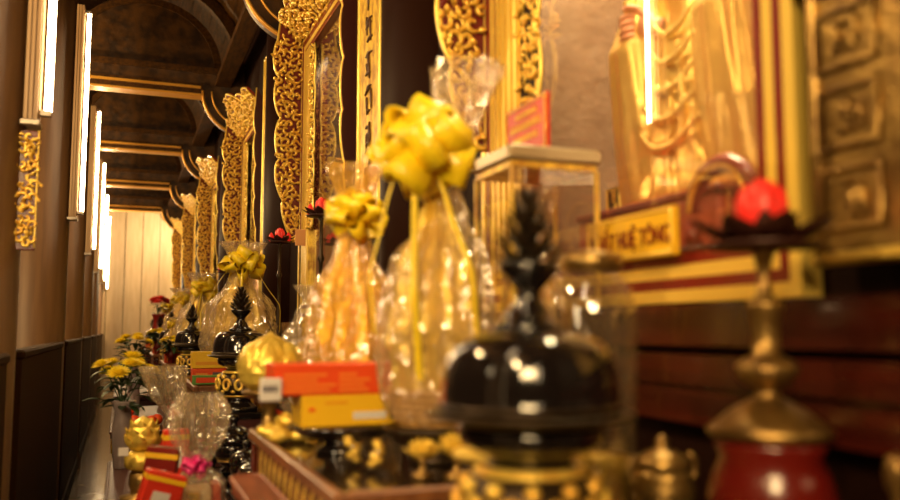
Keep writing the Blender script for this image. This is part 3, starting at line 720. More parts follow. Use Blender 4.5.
# ================================================================== offerings
def ribbon_loop(b, base, d, L_, wd, mt, rnd):
    """one flat loop of ribbon leaving base in direction d"""
    d = Vector(d).normalized(); s_ = d.cross(Vector((rnd.uniform(-1,1), rnd.uniform(-1,1), rnd.uniform(-1,1)))).normalized(); u = d.cross(s_).normalized()
    pts = []; n = 12
    for i in range(n + 1):
        a = 2*pi*i/n; pts.append(Vector(base) + d * (L_*.5*(1 - cos(a))) + u * (L_*.26*sin(a)))
    vs = []; fs = []
    for i, p in enumerate(pts):
        q = s_ * wd * (.25 + .75 * sin(pi*i/n)); o = (p - (Vector(base) + d*L_*.5)).normalized() * .001
        vs += [p - q - o, p + q - o, p + q + o, p - q + o]
    for i in range(n):
        for k in range(4): j = (k+1) % 4; fs.append((i*4+k, i*4+j, i*4+4+j, i*4+4+k))
    b.add(vs, fs, mt, True)
def bow(b, c, R, mt, seed, n=16, wd=.3, lift=.3):
    rnd = random.Random(seed)
    for i in range(n):
        z = 1 - 2*(i + .5)/n; a = i * 2.39996
        d = (cos(a)*math.sqrt(1 - z*z), sin(a)*math.sqrt(1 - z*z), z*.8 + lift)
        ribbon_loop(b, c, d, R * rnd.uniform(.8, 1.15), R*wd, mt, rnd)
def strip(b, pts, wd, mt, side=(1, 0, 0)):
    vs = []; fs = []; s_ = Vector(side).normalized() * wd
    for p in pts: p = Vector(p); vs += [p - s_, p + s_, p + s_ + Vector((0, -.0015, 0)), p - s_ + Vector((0, -.0015, 0))]
    for i in range(len(pts) - 1):
        for k in range(4): j = (k+1) % 4; fs.append((i*4+k, i*4+j, i*4+4+j, i*4+4+k))
    b.add(vs, fs, mt, True)
def wrap(b, prof, seed, mt, n=44, rows=30, amp=.05, lean=(0, 0), pleat=.10):
    """crumpled clear film gathered at a neck; prof = [(z, r, pleat amount)]"""
    rnd = random.Random(seed); vs = []; fs = []; z0, z1 = prof[0][0], prof[-1][0]
    ph = [rnd.uniform(0, 6.3) for _ in range(6)]
    for i in range(rows + 1):
        z = z0 + (z1 - z0)*i/rows
        for (za, ra, pa), (zb, rb, pb) in zip(prof, prof[1:]):
            if za <= z <= zb + 1e-9: q = (z - za)/(zb - za); q2 = q*q*(3 - 2*q); r_ = ra + (rb - ra)*q2; pl = pa + (pb - pa)*q; break
        t = i/rows
        for k in range(n):
            a = 2*pi*k/n
            f = 1 + pl*(.5*abs(sin(4*a + ph[0] + .8*sin(3*t))) + .45*abs(sin(7*a + ph[1])) + .25*sin(13*a + ph[2] + 2*t) - .5)
            f += amp*(noise.noise(Vector((cos(a)*2.2 + seed, sin(a)*2.2, z*16))) )
            x = r_*f*cos(a) + rnd.uniform(-.035, .035)*r_; y = r_*f*sin(a) + rnd.uniform(-.035, .035)*r_
            vs.append((x + lean[0]*t*t, y + lean[1]*t*t, z + rnd.uniform(-.2, .2)*(z1-z0)/rows))
    for i in range(rows):
        for k in range(n):
            j = (k+1) % n
            if (i + k) % 2: fs += [(i*n+k, i*n+j, (i+1)*n+j), (i*n+k, (i+1)*n+j, (i+1)*n+k)]
            else: fs += [(i*n+k, i*n+j, (i+1)*n+k), (i*n+j, (i+1)*n+j, (i+1)*n+k)]
    b.add(vs, fs, mt, False)
def gift_basket(x, y, z, R, Hn, plume, label, group, seed, wrapm='cello', content='gold', bowR=.07, bowoff=(0, 0, 0), tails=5, lean=(0, 0), bown=16):
    r = empty('gift_basket', P(x, y, z), label, 'gift basket', group); rnd = random.Random(seed)
    b = MB(); b.lathe([(R*.72, .001), (R*.75, .01), (R*.88, .07), (R*.90, .078), (R*.84, .078), (R*.70, .015), (.002, .012)], 'basket', 30, cap=False)
    for i in range(5): b.tube([(R*(.76+.028*i)*cos(a), R*(.76+.028*i)*sin(a), .014 + .014*i) for a in [2*pi*j/28 for j in range(28)]], .005, 'basket', 5, closed=True)
    b.build('basket', r)
    # upright golden packets and cones packed in tiers
    n = 0
    for tier, (zz, rr, cnt, hh) in enumerate(((.03, R*.52, 7, Hn*.42), (.05, R*.22, 4, Hn*.66), (Hn*.44, R*.34, 6, Hn*.26))):
        for i in range(cnt):
            a = 2*pi*i/cnt + tier*.5 + rnd.uniform(-.15, .15); w_ = R*.25; h_ = hh*rnd.uniform(.85, 1.1)
            b = MB(); mt = rnd.choice(('foil', 'foil', 'yellow', 'goldpaint')) if content == 'gold' else rnd.choice(('foil', 'yellow', 'cream', 'green', 'foil'))
            if (i + tier) % 3 < 2: b.box((-w_*.7, -w_*.35, 0), (w_*.7, w_*.35, h_), mt, TR((rr*cos(a), rr*sin(a), zz), rz=a + pi/2, rx=0), bev=.008)
            else: b.lathe([(w_*.5, 0), (w_*.55, h_*.1), (w_*.55, h_*.7), (w_*.25, h_*.85), (w_*.25, h_)], mt, 14, TR((rr*cos(a), rr*sin(a), zz)))
            b.build('wrapped_packet', r)
    b = MB(); wrap(b, [(.012, R*.84, .04), (.06, R*1.0, .12), (Hn*.35, R*1.10, .20), (Hn*.62, R*.90, .28), (Hn*.85, R*.40, .3), (Hn, R*.15, .4), (Hn + plume*.4, R*.34, .6), (Hn + plume, R*.52, .9)], seed, wrapm, lean=lean)
    b.build('cellophane_wrap', r)
    b = MB(); wrap(b, [(.05, R*.70, .1), (Hn*.35, R*.80, .2), (Hn*.62, R*.62, .3), (Hn*.85, R*.28, .4), (Hn*1.02, R*.10, .5)], seed + 40, 'foil' if content == 'gold' else 'cellogold', n=36, rows=20); b.build('gold_liner', r)
    b = MB(); c_ = (bowoff[0], bowoff[1], Hn + bowoff[2]); bow(b, c_, bowR, 'ribbon', seed, bown, wd=.42); b.build('bow', r)
    if tails:
        b = MB()
        for i in range(tails):
            a = -pi*.95 + i*pi*.8/max(1, tails-1); L_ = Hn*rnd.uniform(.55, .85); pts = []
            for j in range(12):
                t = j/11; zz = Hn + bowoff[2]*(1-t) - L_*t; rr = R*(.16 + .95*min(1, t*1.5)**.8)*1.04 + .012
                pts.append((bowoff[0]*(1-t) + rr*cos(a), bowoff[1]*(1-t) + rr*sin(a), zz + .01*sin(9*t+i)))
            strip(b, pts, .006, 'ribbon', (-sin(a), cos(a), 0))
        b.build('ribbon_tails', r)
    return r
gg = 'cellophane wrapped gift baskets on the offering tables'
gift_basket(.57, 2.20, TOPY, .118, .58, .14, 'gold filled cellophane basket with yellow bow, behind the red and yellow boxes', gg, 3, 'cellogold', bowR=.075, bowoff=(-.0, -.03, .0), tails=0)
gift_basket(.640, 1.745, TOPY + .078, .118, .53, .27, 'tall blurred cellophane basket with large yellow bow beside the nearest black lidded vessel', gg, 5, 'cello', bowR=.108, bowoff=(-.055, -.05, .045), tails=4, lean=(.07, 0), bown=22)
gk = gift_basket(.66, 5.16, TOPY, .195, .66, .14, 'wide cellophane basket with yellow bow behind the second black lidded vessel', gg, 8, 'cello', content='gold', bowR=.12, bowoff=(0, -.04, .0), tails=3)
dup(gk, P(.66, 8.1, TOPY), 'cellophane basket with yellow bow behind the third black lidded vessel', rz=1.2)
dup(gk, P(.68, 11.15, TOPY), 'cellophane basket with yellow bow behind the fourth black lidded vessel', rz=2.5)
dup(gk, P(.66, 14.1, TOPY), 'tiny cellophane basket far down the aisle', rz=.7, sc=.95)
dup(gk, P(.46, 8.38, TOPY), 'smaller bow topped cellophane basket left of the one behind the third vessel', rz=3.0, sc=.5)
# clear film package behind the nearest table
def film_pack(x, y, z, label):
    r = empty('film_package', P(x, y, z), label, 'wrapped package')
    b = MB(); wrap(b, [(0, .08, .02), (.1, .10, .05), (.22, .095, .12), (.34, .04, .3), (.38, .015, .4), (.44, .04, .8)], 21, 'cello'); b.build('cellophane_wrap', r)
    b = MB(); b.lathe([(.05, .01), (.055, .03), (.05, .15), (.03, .2), (.02, .24)], 'caseback', 20); b.ball((0, 0, .19), (.045, .045, .04), 'foil', 14, 10); b.build('contents', r)
    b = MB(); b.tube([(-.10, -.06, .10), (-.06, -.075, .02), (-.03, -.10, .2), (0, -.05, .36)], .004, 'white', 6); b.build('white_cord', r)
film_pack(.62, 3.02, TOPY, 'clear film package left of the golden basket, with a white cord')
film_pack(.78, 2.75, TOPY, 'clear film package against the wall behind the tall golden basket')

# ---- boxes on the black dish
def footed_dish(x, y, z, R, h, label, mt='black', group=None, name='footed_dish'):
    b = MB(); b.lathe([(R*.5, 0), (R*.52, .008), (R*.36, .016), (R*.36, h*.45), (R*.8, h*.62), (R, h - .006), (R*1.01, h), (R*.97, h), (R*.8, h - .008), (.002, h - .010)], mt, 48, cap=False)
    o = b.build(name, loc=P(x, y, z)); tag(o, label, 'dish', group); return o
footed_dish(.640, 1.745, TOPY, .115, .075, 'dark dish under the tall blurred cellophane basket', 'bronze')
footed_dish(.490, 1.965, TOPY, .125, .062, 'black footed dish under the yellow box on the nearest table')
def carton(x, y, z, w_, d_, h_, mt, label, group, rz=0, prints=(), name='carton'):
    r = empty(name, P(x, y, z), label, 'box', group, rz=rz)
    b = MB(); b.box((-w_/2, -d_/2, 0), (w_/2, d_/2, h_), mt, bev=.002); b.build('carton_body', r)
    b = MB(); b.box((-w_/2 - .0008, -d_/2 - .0008, h_*.80), (w_/2 + .0008, d_/2 + .0008, h_ + .001), mt, bev=.001); b.build('lid_flap', r)
    if prints:
        b = MB()
        for (u0, v0, u1, v1, m_) in prints: b.box((-w_/2 + u0*w_, -d_/2 - .0018, v0*h_), (-w_/2 + u1*w_, -d_/2 - .0004, v1*h_), m_)
        b.build('printed_panel', r)
    return r
cg_ = 'cardboard gift boxes on the offering tables'
rp = [(.06, .12 + .17*i, .06 + wd, .19 + .17*i, 'orangel') for i, wd in enumerate((.30, .34, .22, .28))] + [(.42, .12 + .17*i, .42 + wd, .19 + .17*i, 'orangel') for i, wd in enumerate((.20, .17, .21, .12))] + [(.82, .18, .88, .75, 'goldpaint'), (.92, .3, .97, .45, 'yellow')]
yb = carton(.512, 1.970, TOPY + .063, .260, .125, .070, 'yellow', 'yellow gift box on the black dish, underneath the red box', cg_, prints=[(.06, .50, .11, .62, 'orange'), (.45, .22, .75, .45, 'white'), (.86, .2, .96, .8, 'yprint'), (.20, .72, .40, .80, 'yprint')])
rb_ = carton(.492, 1.970, TOPY + .1345, .345, .13, .068, 'orange', 'long orange-red gift box with gold print lying on the yellow box', cg_, prints=rp)
b = MB(); b.box((-.205, -.075, -.010), (-.158, -.068, .040), 'white', bev=.002); o = b.build('price_tag', rb_)
b = MB()
for i, (u0, u1) in enumerate(((-.198, -.190), (-.187, -.178), (-.175, -.168))): b.box((u0, -.0765, .010), (u1, -.0745, .024), 'ink')
b.build('tag_print', o)
# golden ball-shaped ornament on a pedestal
r = empty('golden_ornament', P(.392, 2.42, TOPY), 'round golden lotus bud ornament on a pedestal at the far corner of the nearest table', 'ornament')
b = MB(); b.lathe([(.035, 0), (.036, .01), (.02, .02), (.018, .06), (.03, .08), (.07, .10), (.078, .112), (.05, .115)], 'brass', 32); b.build('pedestal', r)
b = MB(); b.lathe([(.055, .115), (.082, .135), (.090, .165), (.084, .20), (.062, .235), (.035, .256), (.014, .266), (.003, .275)], 'foil', 56, mod=lambda a, t: 1 + sin(pi*t)*(.05*abs(sin(4*a + 2*t)) - .03 + .05*noise.noise(Vector((3*cos(a), 3*sin(a), 5*t)))), smooth=False); b.build('bud', r)
b = MB()
for lay in range(3):
    for k in range(7):
        b.petal(.150 - .014*lay, .085, .003, (.75 + .1*lay, 2.75), TR((0, 0, .118 + .012*lay), rz=2*pi*(k + .5*lay)/7) @ Matrix.Translation((.060, 0, 0)), 'foil', cup=.5)
b.build('petals', r)
# gold ingots
b = MB(); b.lathe([(.012, 0), (.022, .006), (.026, .016), (.02, .026), (.008, .031)], 'foil', 18, T=Matrix.Scale(1.5, 4, (1, 0, 0))); b.ball((0, 0, .026), (.014, .012, .012), 'foil')
ig = b.build('gold_ingot', loc=P(.375, 2.29, TOPY)); tag(ig, 'small shiny gold ingot on the table corner below the round golden ornament', 'ingot', 'gold ingots on the table corner')
for i, (x, y, dz) in enumerate(((.385, 2.23, 0), (.44, 2.27, 0), (.50, 2.36, 0), (.38, 2.17, 0), (.41, 2.255, .030), (.44, 2.17, 0))):
    dup(ig, P(x, y, TOPY + dz), rz=i*1.3)
# glass cups with gold pieces, gold lotus
def glass_cup(x, y, label):
    r = empty('glass_cup', P(x, y, TOPY), label, 'glass cup', 'small glass cups on the nearest table')
    b = MB(); b.lathe([(.018, 0), (.02, .004), (.028, .02), (.034, .05), (.033, .066)], 'glass', 24, cap=False); b.build('cup', r)
    b = MB(); rn = random.Random(int(x*1000))
    for i in range(6): b.ball((rn.uniform(-.012, .012), rn.uniform(-.012, .012), .014 + .008*i), (.011, .010, .008), 'foil', 8, 6)
    b.build('gold_pieces', r)
glass_cup(.485, 1.66, 'small glass cup of gold pieces in front of the black dish'); glass_cup(.455, 1.74, 'small glass cup of gold pieces, half behind another cup, near the black dish')
def gold_lotus(x, y, z, label, sc=1, group=None):
    r = empty('gold_flower', P(x, y, z), label, 'flower ornament', group, sc=sc)
    b = MB(); b.lathe([(.022, 0), (.02, .008), (.006, .012), (.006, .03), (.014, .036)], 'brass', 18); b.build('foot', r)
    b = MB()
    for lay in range(3):
        for k in range(7): b.petal(.04, .024, .0015, (.25 + .4*lay, 1.0 + .3*lay), TR((0, 0, .034), rz=2*pi*(k + .5*lay)/7) @ Matrix.Translation((.006, 0, 0)), 'foil', cup=.6)
    b.build('petals', r); return r
gl0 = gold_lotus(.545, 1.56, TOPY, 'small shiny gold flower on the near edge of the nearest table')
dup(gl0, P(.60, 1.52, TOPY), 'second small gold flower, closer to the black lidded vessel', sc=1.2)

# ---- glass showcase with stone lid, sign on top, tall glass jar, censer
r = empty('glass_showcase', P(.898, 1.775, TOPY), 'glass box with a grey-gold lid behind the nearest black lidded vessel', 'glass case')
b = MB(); b.box((-.112, -.105, 0), (.112, .105, .03), 'stone', bev=.004); b.build('base', r)
b = MB(); b.box((-.118, -.11, .655), (.118, .11, .69), 'stone', bev=.006); b.box((-.108, -.10, .64), (.108, .10, .655), 'goldpaint'); b.build('lid', r)
b = MB()
for x in (-.108, .104): b.box((x, -.101, .03), (x + .004, .101, .64), 'glass')
for y in (-.101, .097): b.box((-.104, y, .03), (.104, y + .004, .64), 'glass')
b.build('glass_panels', r)
b = MB()
for sx in (-1, 1):
    for sy in (-1, 1): b.box((sx*.107 - .004, sy*.100 - .004, .03), (sx*.107 + .004, sy*.100 + .004, .64), 'goldpaint')
b.build('corner_posts', r)
r = empty('golden_figurine', P(.898, 1.775, TOPY + .03), 'gilded tiered figurine inside the glass box with the grey-gold lid', 'figurine')
b = MB(); b.lathe([(.06, 0), (.062, .02), (.045, .04), (.05, .08), (.07, .11), (.045, .14)], 'brass', 28); b.build('pedestal', r)
b = MB(); b.lathe([(.05, .14), (.06, .2), (.045, .30), (.05, .36), (.03, .40), (.016, .42), (.028, .45), (.026, .48), (.01, .51), (.003, .53)], 'gold', 32, mod=lambda a, t: 1 + .06*sin(6*a + 8*t)); 
for sg_ in (-1, 1): b.tube([(sg_*.04, 0, .37), (sg_*.075, -.02, .30), (sg_*.05, -.05, .25), (0, -.062, .25)], [.018, .017, .014, .012], 'gold', 8)
b.build('figure', r)
b = MB(); wrap(b, [(.0, .07, .02), (.2, .085, .1), (.4, .07, .2), (.5, .03, .4), (.58, .05, .6)], 51, 'cello'); b.build('cellophane_wrap', r)
b = MB()
for k in range(10): b.petal(.05, .035, .002, (.3, 1.2), TR((0, 0, .13), rz=2*pi*k/10) @ Matrix.Translation((.04, 0, 0)), 'foil')
b.build('petals', r)
r = empty('table_sign', P(.890, 1.79, TOPY + .69), 'red sign with gold lines of text standing on the lid of the glass box', 'sign')
b = MB(); b.prism([(-.11, 0), (.11, 0), (.11, .13), (-.11, .13)], .008, 'red', plane_T((0,0,0), (0,-1,0), (0,0,1), (-1,0,0))); b.build('sign_board', r)
Ts = plane_T((-.009,0,0), (0,-1,0), (0,0,1), (-1,0,0))
b = MB(); b.tube([(-.104, .006, 0), (.104, .006, 0), (.104, .124, 0), (-.104, .124, 0)], .003, 'goldflat', 5, T=Ts, closed=True); b.build('border', r)
b = MB(); rn = random.Random(12)
for v, ws in ((.095, (.10,)), (.066, (.16,)), (.038, (.13,))):
    u = -ws[0]/2
    while u < ws[0]/2:
        h_ = .016 if v != .066 else .020; k_ = rn.uniform(.008, .014); b.tube([(u, v, 0), (u + k_*.4, v + h_, 0), (u + k_*.8, v, 0)], .0018, 'goldflat', 4, T=Ts); b.box((-.011, -u - k_*.7, v + .004), (-.009, -u, v + .007), 'goldflat'); u += k_ + .004
b.build('lettering', r)
r = empty('glass_jar', P(.765, 1.295, -.372), 'tall clear glass jar with brass collar right behind the nearest black lidded vessel', 'jar')
b = MB(); b.lathe([(.05, 0), (.055, .01), (.068, .12), (.075, .28), (.0755, .40), (.068, .44), (.05, .468), (.038, .48)], 'jarglass', 48, cap=False)
b.lathe([(.046, .006), (.064, .12), (.071, .28), (.0715, .40), (.064, .436), (.046, .463)], 'jarglass', 48, cap=False); b.build('glass_body', r)
b = MB(); b.lathe([(.040, .474), (.052, .478), (.054, .49), (.052, .502), (.03, .508), (.012, .512)], 'brass', 36); b.build('collar', r)
b = MB(); b.lathe([(.058, .012), (.06, .13), (.058, .16), (.002, .165)], 'goldpaint', 30); b.build('contents', r)
r = empty('brass_censer', P(.815, 1.17, -.372), 'small brass censer between the glass jar and the red lotus candlestick', 'censer')
b = MB(); b.lathe([(.03, 0), (.032, .01), (.016, .03), (.015, .06), (.035, .08), (.05, .105), (.05, .125), (.044, .14), (.046, .15)], 'brass', 32); b.build('bowl', r)
for s_ in (1, -1): b = MB(); b.tube([(s_*.046, 0, .12), (s_*.062, 0, .14), (s_*.062, 0, .165), (s_*.05, 0, .172)], .005, 'brass', 8); b.build('handle', r)
b = MB(); b.lathe([(.046, .15), (.04, .17), (.02, .18), (.008, .185), (.012, .195), (.002, .205)], 'brass', 28); b.build('lid', r)
r = empty('offering_tray', P(.60, 1.33, -.372), 'dark footed tray behind the nearest black lidded vessel', 'tray')
b = MB(); b.lathe([(.04, 0), (.04, .01), (.02, .02), (.02, .13), (.06, .15), (.075, .16), (.077, .168), (.07, .164), (.002, .158)], 'bronze', 40, cap=False); b.build('tray_bowl', r)
b = MB(); b.lathe([(.0745, .158), (.079, .164), (.0745, .170)], 'goldflat', 40); b.build('gold_rim', r)
dup(gl0, P(.60, 1.33, -.212), 'gold flower resting on the dark footed tray', sc=1.1)

# ---- lotus lamps
def lotus_head(r, z, R, red='lotus', npet=8, bud=1.0):
    b = MB()
    for k in range(npet): b.petal(R*1.0, R*.55, .003, (.10, .85), TR((0, 0, z + .002), rz=2*pi*(k + .5)/npet) @ Matrix.Translation((R*.12, 0, 0)), 'lotusd', cup=.3)
    b.lathe([(R*.2, z - .004), (R*.72, z), (R*.8, z + .006), (R*.6, z + .010)], 'lotusd', 36); b.build('dark_petals', r)
    b = MB(); q = R*.36*bud
    for lay, (rr, LL, m_) in enumerate(((q*.55, .105*R/.1, red), (q*.45, .115*R/.1, red), (q*.25, .12*R/.1, red))):
        for k in range(6): b.petal(LL*.80, q*1.35, .003, (.95 + .12*lay, 2.1), TR((0, 0, z + .006), rz=2*pi*(k + .5*lay)/6) @ Matrix.Translation((rr, 0, 0)), m_, cup=.6)
    b.lathe([(q*.4, z + .008), (q*.95, z + .03*R/.1), (q*.98, z + .05*R/.1), (q*.55, z + .075*R/.1), (.002, z + .095*R/.1)], red, 24); b.build('red_bud', r)
    b = MB()
    for k in range(5): b.petal(.045*R/.1, q*.75, .003, (1.1, 1.5), TR((0, 0, z + .008), rz=2*pi*k/5 - 2.2) @ Matrix.Translation((q*1.02, 0, 0)), 'lotusd', cup=.4)
    b.tube([(q*.98*cos(a), q*.98*sin(a), z + .010) for a in [2*pi*j/20 for j in range(20)]], .003, 'lotusd', 5, closed=True); b.build('calyx', r)
r = empty('lotus_candlestick', P(.885, 1.005, -.372), 'blurred red lotus candlestick with dark petals on a brass stem at the right', 'candlestick')
Z = lambda h: h + .372
b = MB(); b.lathe([(.05, 0), (.055, .01), (.05, .03), (.07, .07), (.088, .11), (.090, .135), (.082, .165), (.070, .19), (.078, .205), (.074, .215)], 'vasered', 48); b.build('red_vase', r)
b = MB(); b.lathe([(.07, Z(-.16)), (.086, Z(-.152)), (.089, Z(-.144)), (.075, Z(-.134)), (.052, Z(-.115)), (.032, Z(-.104)), (.018, Z(-.096)), (.017, Z(-.086)), (.03, Z(-.080)), (.044, Z(-.066)), (.046, Z(-.052)), (.034, Z(-.043)), (.020, Z(-.036)), (.019, Z(-.006)), (.022, Z(.022)), (.028, Z(.034)), (.026, Z(.042)), (.012, Z(.050)), (.009, Z(.085)), (.014, Z(.11)), (.03, Z(.122))], 'brass', 40); b.build('brass_stem', r)
lotus_head(r, Z(.12), .105)
def tall_lotus(x, y, label, ht=.82):
    r = empty('lotus_lamp', P(x, y, TOPY), label, 'lotus lamp', 'tall red lotus lamps along the wall')
    b = MB(); b.lathe([(.05, 0), (.052, .01), (.03, .03), (.014, .05), (.011, .25), (.02, .27), (.011, .29), (.009, .6), (.018, .62), (.009, .64), (.008, ht - .02), (.02, ht)], 'bronze', 24); b.build('stem', r)
    lotus_head(r, ht, .095, bud=.75)
    # companion buds on the same dish
    for dx, dy in ((-.035, .02), (.035, -.02)): b = MB(); b.lathe([(.008, ht + .008), (.017, ht + .02), (.018, ht + .035), (.010, ht + .055), (.001, ht + .068)], 'lotus', 16, TR((dx*1.4, dy*1.4, 0))); b.build('side_bud', r)
    return r
l0 = tall_lotus(.88, 4.0, 'tall red lotus lamp before the glass of the second display case')
dup(l0, P(.905, 5.30, TOPY), 'tall red lotus lamp left of the second display case, above the wide cellophane basket')
dup(l0, P(.905, 8.30, TOPY), 'third tall red lotus lamp, small, above the baskets far down the aisle')
dup(l0, P(.905, 11.30, TOPY), 'fourth tall red lotus lamp, tiny, far down the aisle')
dup(l0, P(.905, 14.30, TOPY), 'farthest tall red lotus lamp near the end wall')
# small card on a stand beside the lotus lamp
r = empty('card_stand', P(.90, 4.62, TOPY), 'pale card on a slim brass stand under the tall lotus lamp before the second case', 'card')
b = MB(); b.lathe([(.035, 0), (.035, .008), (.006, .014), (.005, .74)], 'brass', 14); b.build('stand', r)
b = MB(); b.box((-.028, -.004, .74), (.028, .004, .83), 'lotuspale', bev=.002); b.build('card', r)

# ---- boxes and baskets of the farther tables
k1 = carton(.44, 4.72, TOPY + .002, .17, .12, .075, 'orange', 'orange box with dark bow shape under the yellow box on the second table', cg_, prints=[(.1, .2, .45, .7, 'orangel'), (.6, .25, .9, .75, 'ink')])
k2 = carton(.44, 4.72, TOPY + .080, .175, .12, .085, 'yellow', 'yellow box on top of the orange box on the second table', cg_, prints=[(.1, .2, .9, .4, 'yprint')])
carton(.425, 4.58, TOPY + .002, .15, .07, .045, 'green', 'low green carton before the orange box on the second table', cg_, prints=[(.1, .2, .9, .8, 'orange')])
for k, t in ((2, 'third'), (3, 'fourth'), (4, 'fifth')):
    dup(k1, P(.44, 1.72 + 3*k, TOPY + .002), 'orange box at the bottom of the stack on the %s table' % t); dup(k2, P(.44, 1.72 + 3*k, TOPY + .080), 'yellow box at the top of the stack on the %s table' % t)

# ---- flowers
def mum_head(b, c, R, seed, tilt, mt='mum'):
    rnd = random.Random(seed); T0 = Matrix.Translation(c) @ Matrix.Rotation(tilt[0], 4, 'X') @ Matrix.Rotation(tilt[1], 4, 'Y')
    for lay in range(5):
        n = 20 - 3*lay
        for k in range(n):
            b.petal(R*(1 - .13*lay), R*.20, .001, (.05 + .22*lay, .35 + .3*lay), T0 @ TR((0, 0, .002*lay), rz=2*pi*(k + rnd.random()*.6)/n) @ Matrix.Translation((R*.06, 0, 0)), mt, cup=.5, nu=4)
    b.ball((0, 0, .004), (R*.25, R*.25, R*.22), mt, 8, 6, T0)
def bouquet(x, y, z, label, vaselabel, n=7, R=.052, spread=.13, ht=.24, mt='mum', vm='vase', seed=1, vh=.30, vr=.045, group=None, vgroup=None):
    b = MB(); b.lathe([(vr*.7, 0), (vr*.75, .008), (vr*.8, .05), (vr*.95, vh*.4), (vr, vh*.55), (vr*.85, vh*.75), (vr*.8, vh*.85), (vr*1.1, vh*.97), (vr*1.15, vh), (vr*1.0, vh), (vr*.7, vh*.85), (vr*.7, .02), (.001, .015)], vm, 36, cap=False)
    v = b.build('flower_vase', loc=P(x, y, z)); tag(v, vaselabel, 'vase', vgroup)
    r = empty('flower_bouquet', P(x, y, z + .05), label, 'flowers', group); rnd = random.Random(seed)
    st = MB(); lf = MB(); zz = vh - .05
    for i in range(n):
        a = i*2.4 + .3; rr = spread*math.sqrt((i + .5)/n)*.95; top = (rr*cos(a), rr*sin(a), zz + ht*(1 - .35*(rr/spread)**2) - rnd.uniform(0, .03))
        st.tube([(0.002*i, 0, 0), (rr*.15*cos(a), rr*.15*sin(a), zz), (rr*.6*cos(a), rr*.6*sin(a), zz + ht*.5), top], .0028, 'leaf', 5)
        h = MB(); mum_head(h, top, R*rnd.uniform(.85, 1.1), seed*10 + i, (-.45*sin(a)*rr/spread - .0, .5*cos(a)*rr/spread), mt); h.build('flower_head', r)
    for i in range(46):
        a = rnd.uniform(0, 6.28); zt = zz + rnd.uniform(-.03, ht*.75); rr = rnd.uniform(.01, spread*.55)
        lf.petal(rnd.uniform(.07, .11), .035, .0012, (rnd.uniform(-.5, .7), rnd.uniform(-1.0, .3)), TR((rr*cos(a), rr*sin(a), zt), rz=a + rnd.uniform(-.6, .6)), 'leaf', cup=.3, nu=6)
    st.build('stems', r); lf.build('leaves', r); return v, r
v1, b1 = bouquet(.02, 4.18, -.62, 'yellow chrysanthemums with dark leaves in the lilac vase', 'lilac-grey ceramic vase holding the yellow chrysanthemums', n=8, spread=.15, ht=.20)
fg, vg2 = 'small flower bunches along the tables', 'small flower vases along the tables'
v2, b2 = bouquet(.43, 7.62 + .2, TOPY, 'small yellow flowers on the third table', 'small red vase on the third table', n=6, R=.04, spread=.09, ht=.10, vm='redlac', vh=.12, vr=.03, seed=3)
v2.location = P(.40, 7.56, TOPY); b2.location = P(.40, 7.56, TOPY + .05)
dup(v2, P(.40, 10.52, TOPY), 'small red vase at the corner of the fourth table', sc=1.3); dup(b2, P(.40, 10.52, TOPY + .065), 'yellow flower bunch at the corner of the fourth table', sc=1.3)
v3, b3 = bouquet(.10, 6.3, -.62, 'loose bunch of yellow and green flowers on the second low table', 'grey vase on the second low table', n=7, R=.045, spread=.13, ht=.16, vh=.26, vr=.04, seed=5)
v4, b4 = bouquet(.52, 13.52, TOPY, 'bunch of red flowers against the pale end wall', 'tall red vase with the red flowers far down the aisle', n=9, R=.07, spread=.14, ht=.26, mt='redfl', vm='redlac', vh=.52, vr=.09, seed=6)
dup(v3, P(.12, 9.2, -1.4 + .78), 'grey vase on the third low table', sc=1.4); dup(b3, P(.12, 9.2, -1.4 + .85), 'yellow and green flowers on the third low table', sc=1.4)
# fruit on the second low table
b = MB(); b.ball((0, 0, .035), (.038, .038, .035), 'orange', 16, 12); fr0 = b.build('orange_fruit', loc=P(.02, 5.95, -.62)); tag(fr0, 'orange in the small pile on the second low table', 'fruit', 'oranges piled on the second low table')
for x, y, z in ((.10, 5.95, 0), (.06, 6.02, 0), (.02, 6.08, 0), (.06, 5.98, .055), (.2, 5.9, 0), (.24, 5.98, 0)): dup(fr0, P(x, y, -.62 + z))

# ---- golden tower, red packs, gift bag with pink bow
r = empty('golden_urn', P(.090, 3.42, -.62), 'gold foil pot with shiny gold bud on the low table before the lilac vase', 'urn')
b = MB(); b.lathe([(.075, 0), (.078, .008), (.04, .014), (.038, .03), (.045, .05), (.045, .09), (.035, .1)], 'brass', 32); b.build('foot', r)
b = MB(); b.lathe([(.035, .10), (.06, .115), (.062, .15), (.045, .17), (.03, .175)], 'foil', 32, mod=lambda a, t: 1 + .05*sin(9*a)); b.build('bowl', r)
b = MB(); b.lathe([(.03, .175), (.055, .19), (.06, .22), (.05, .26), (.03, .285), (.003, .30)], 'foil', 24)
for lay in range(3):
    for k in range(7): b.petal(.075, .055, .003, (.5 + .3*lay, 1.7), TR((0, 0, .175 + .02*lay), rz=2*pi*(k + .5*lay)/7) @ Matrix.Translation((.035, 0, 0)), 'foil', cup=.5)
b.build('gold_bud', r)
b = MB(); b.box((-.085, -.07, .165), (-.05, -.066, .195), 'white', bev=.001); b.build('price_tag', r)
rg = 'red gift packs on the low table'
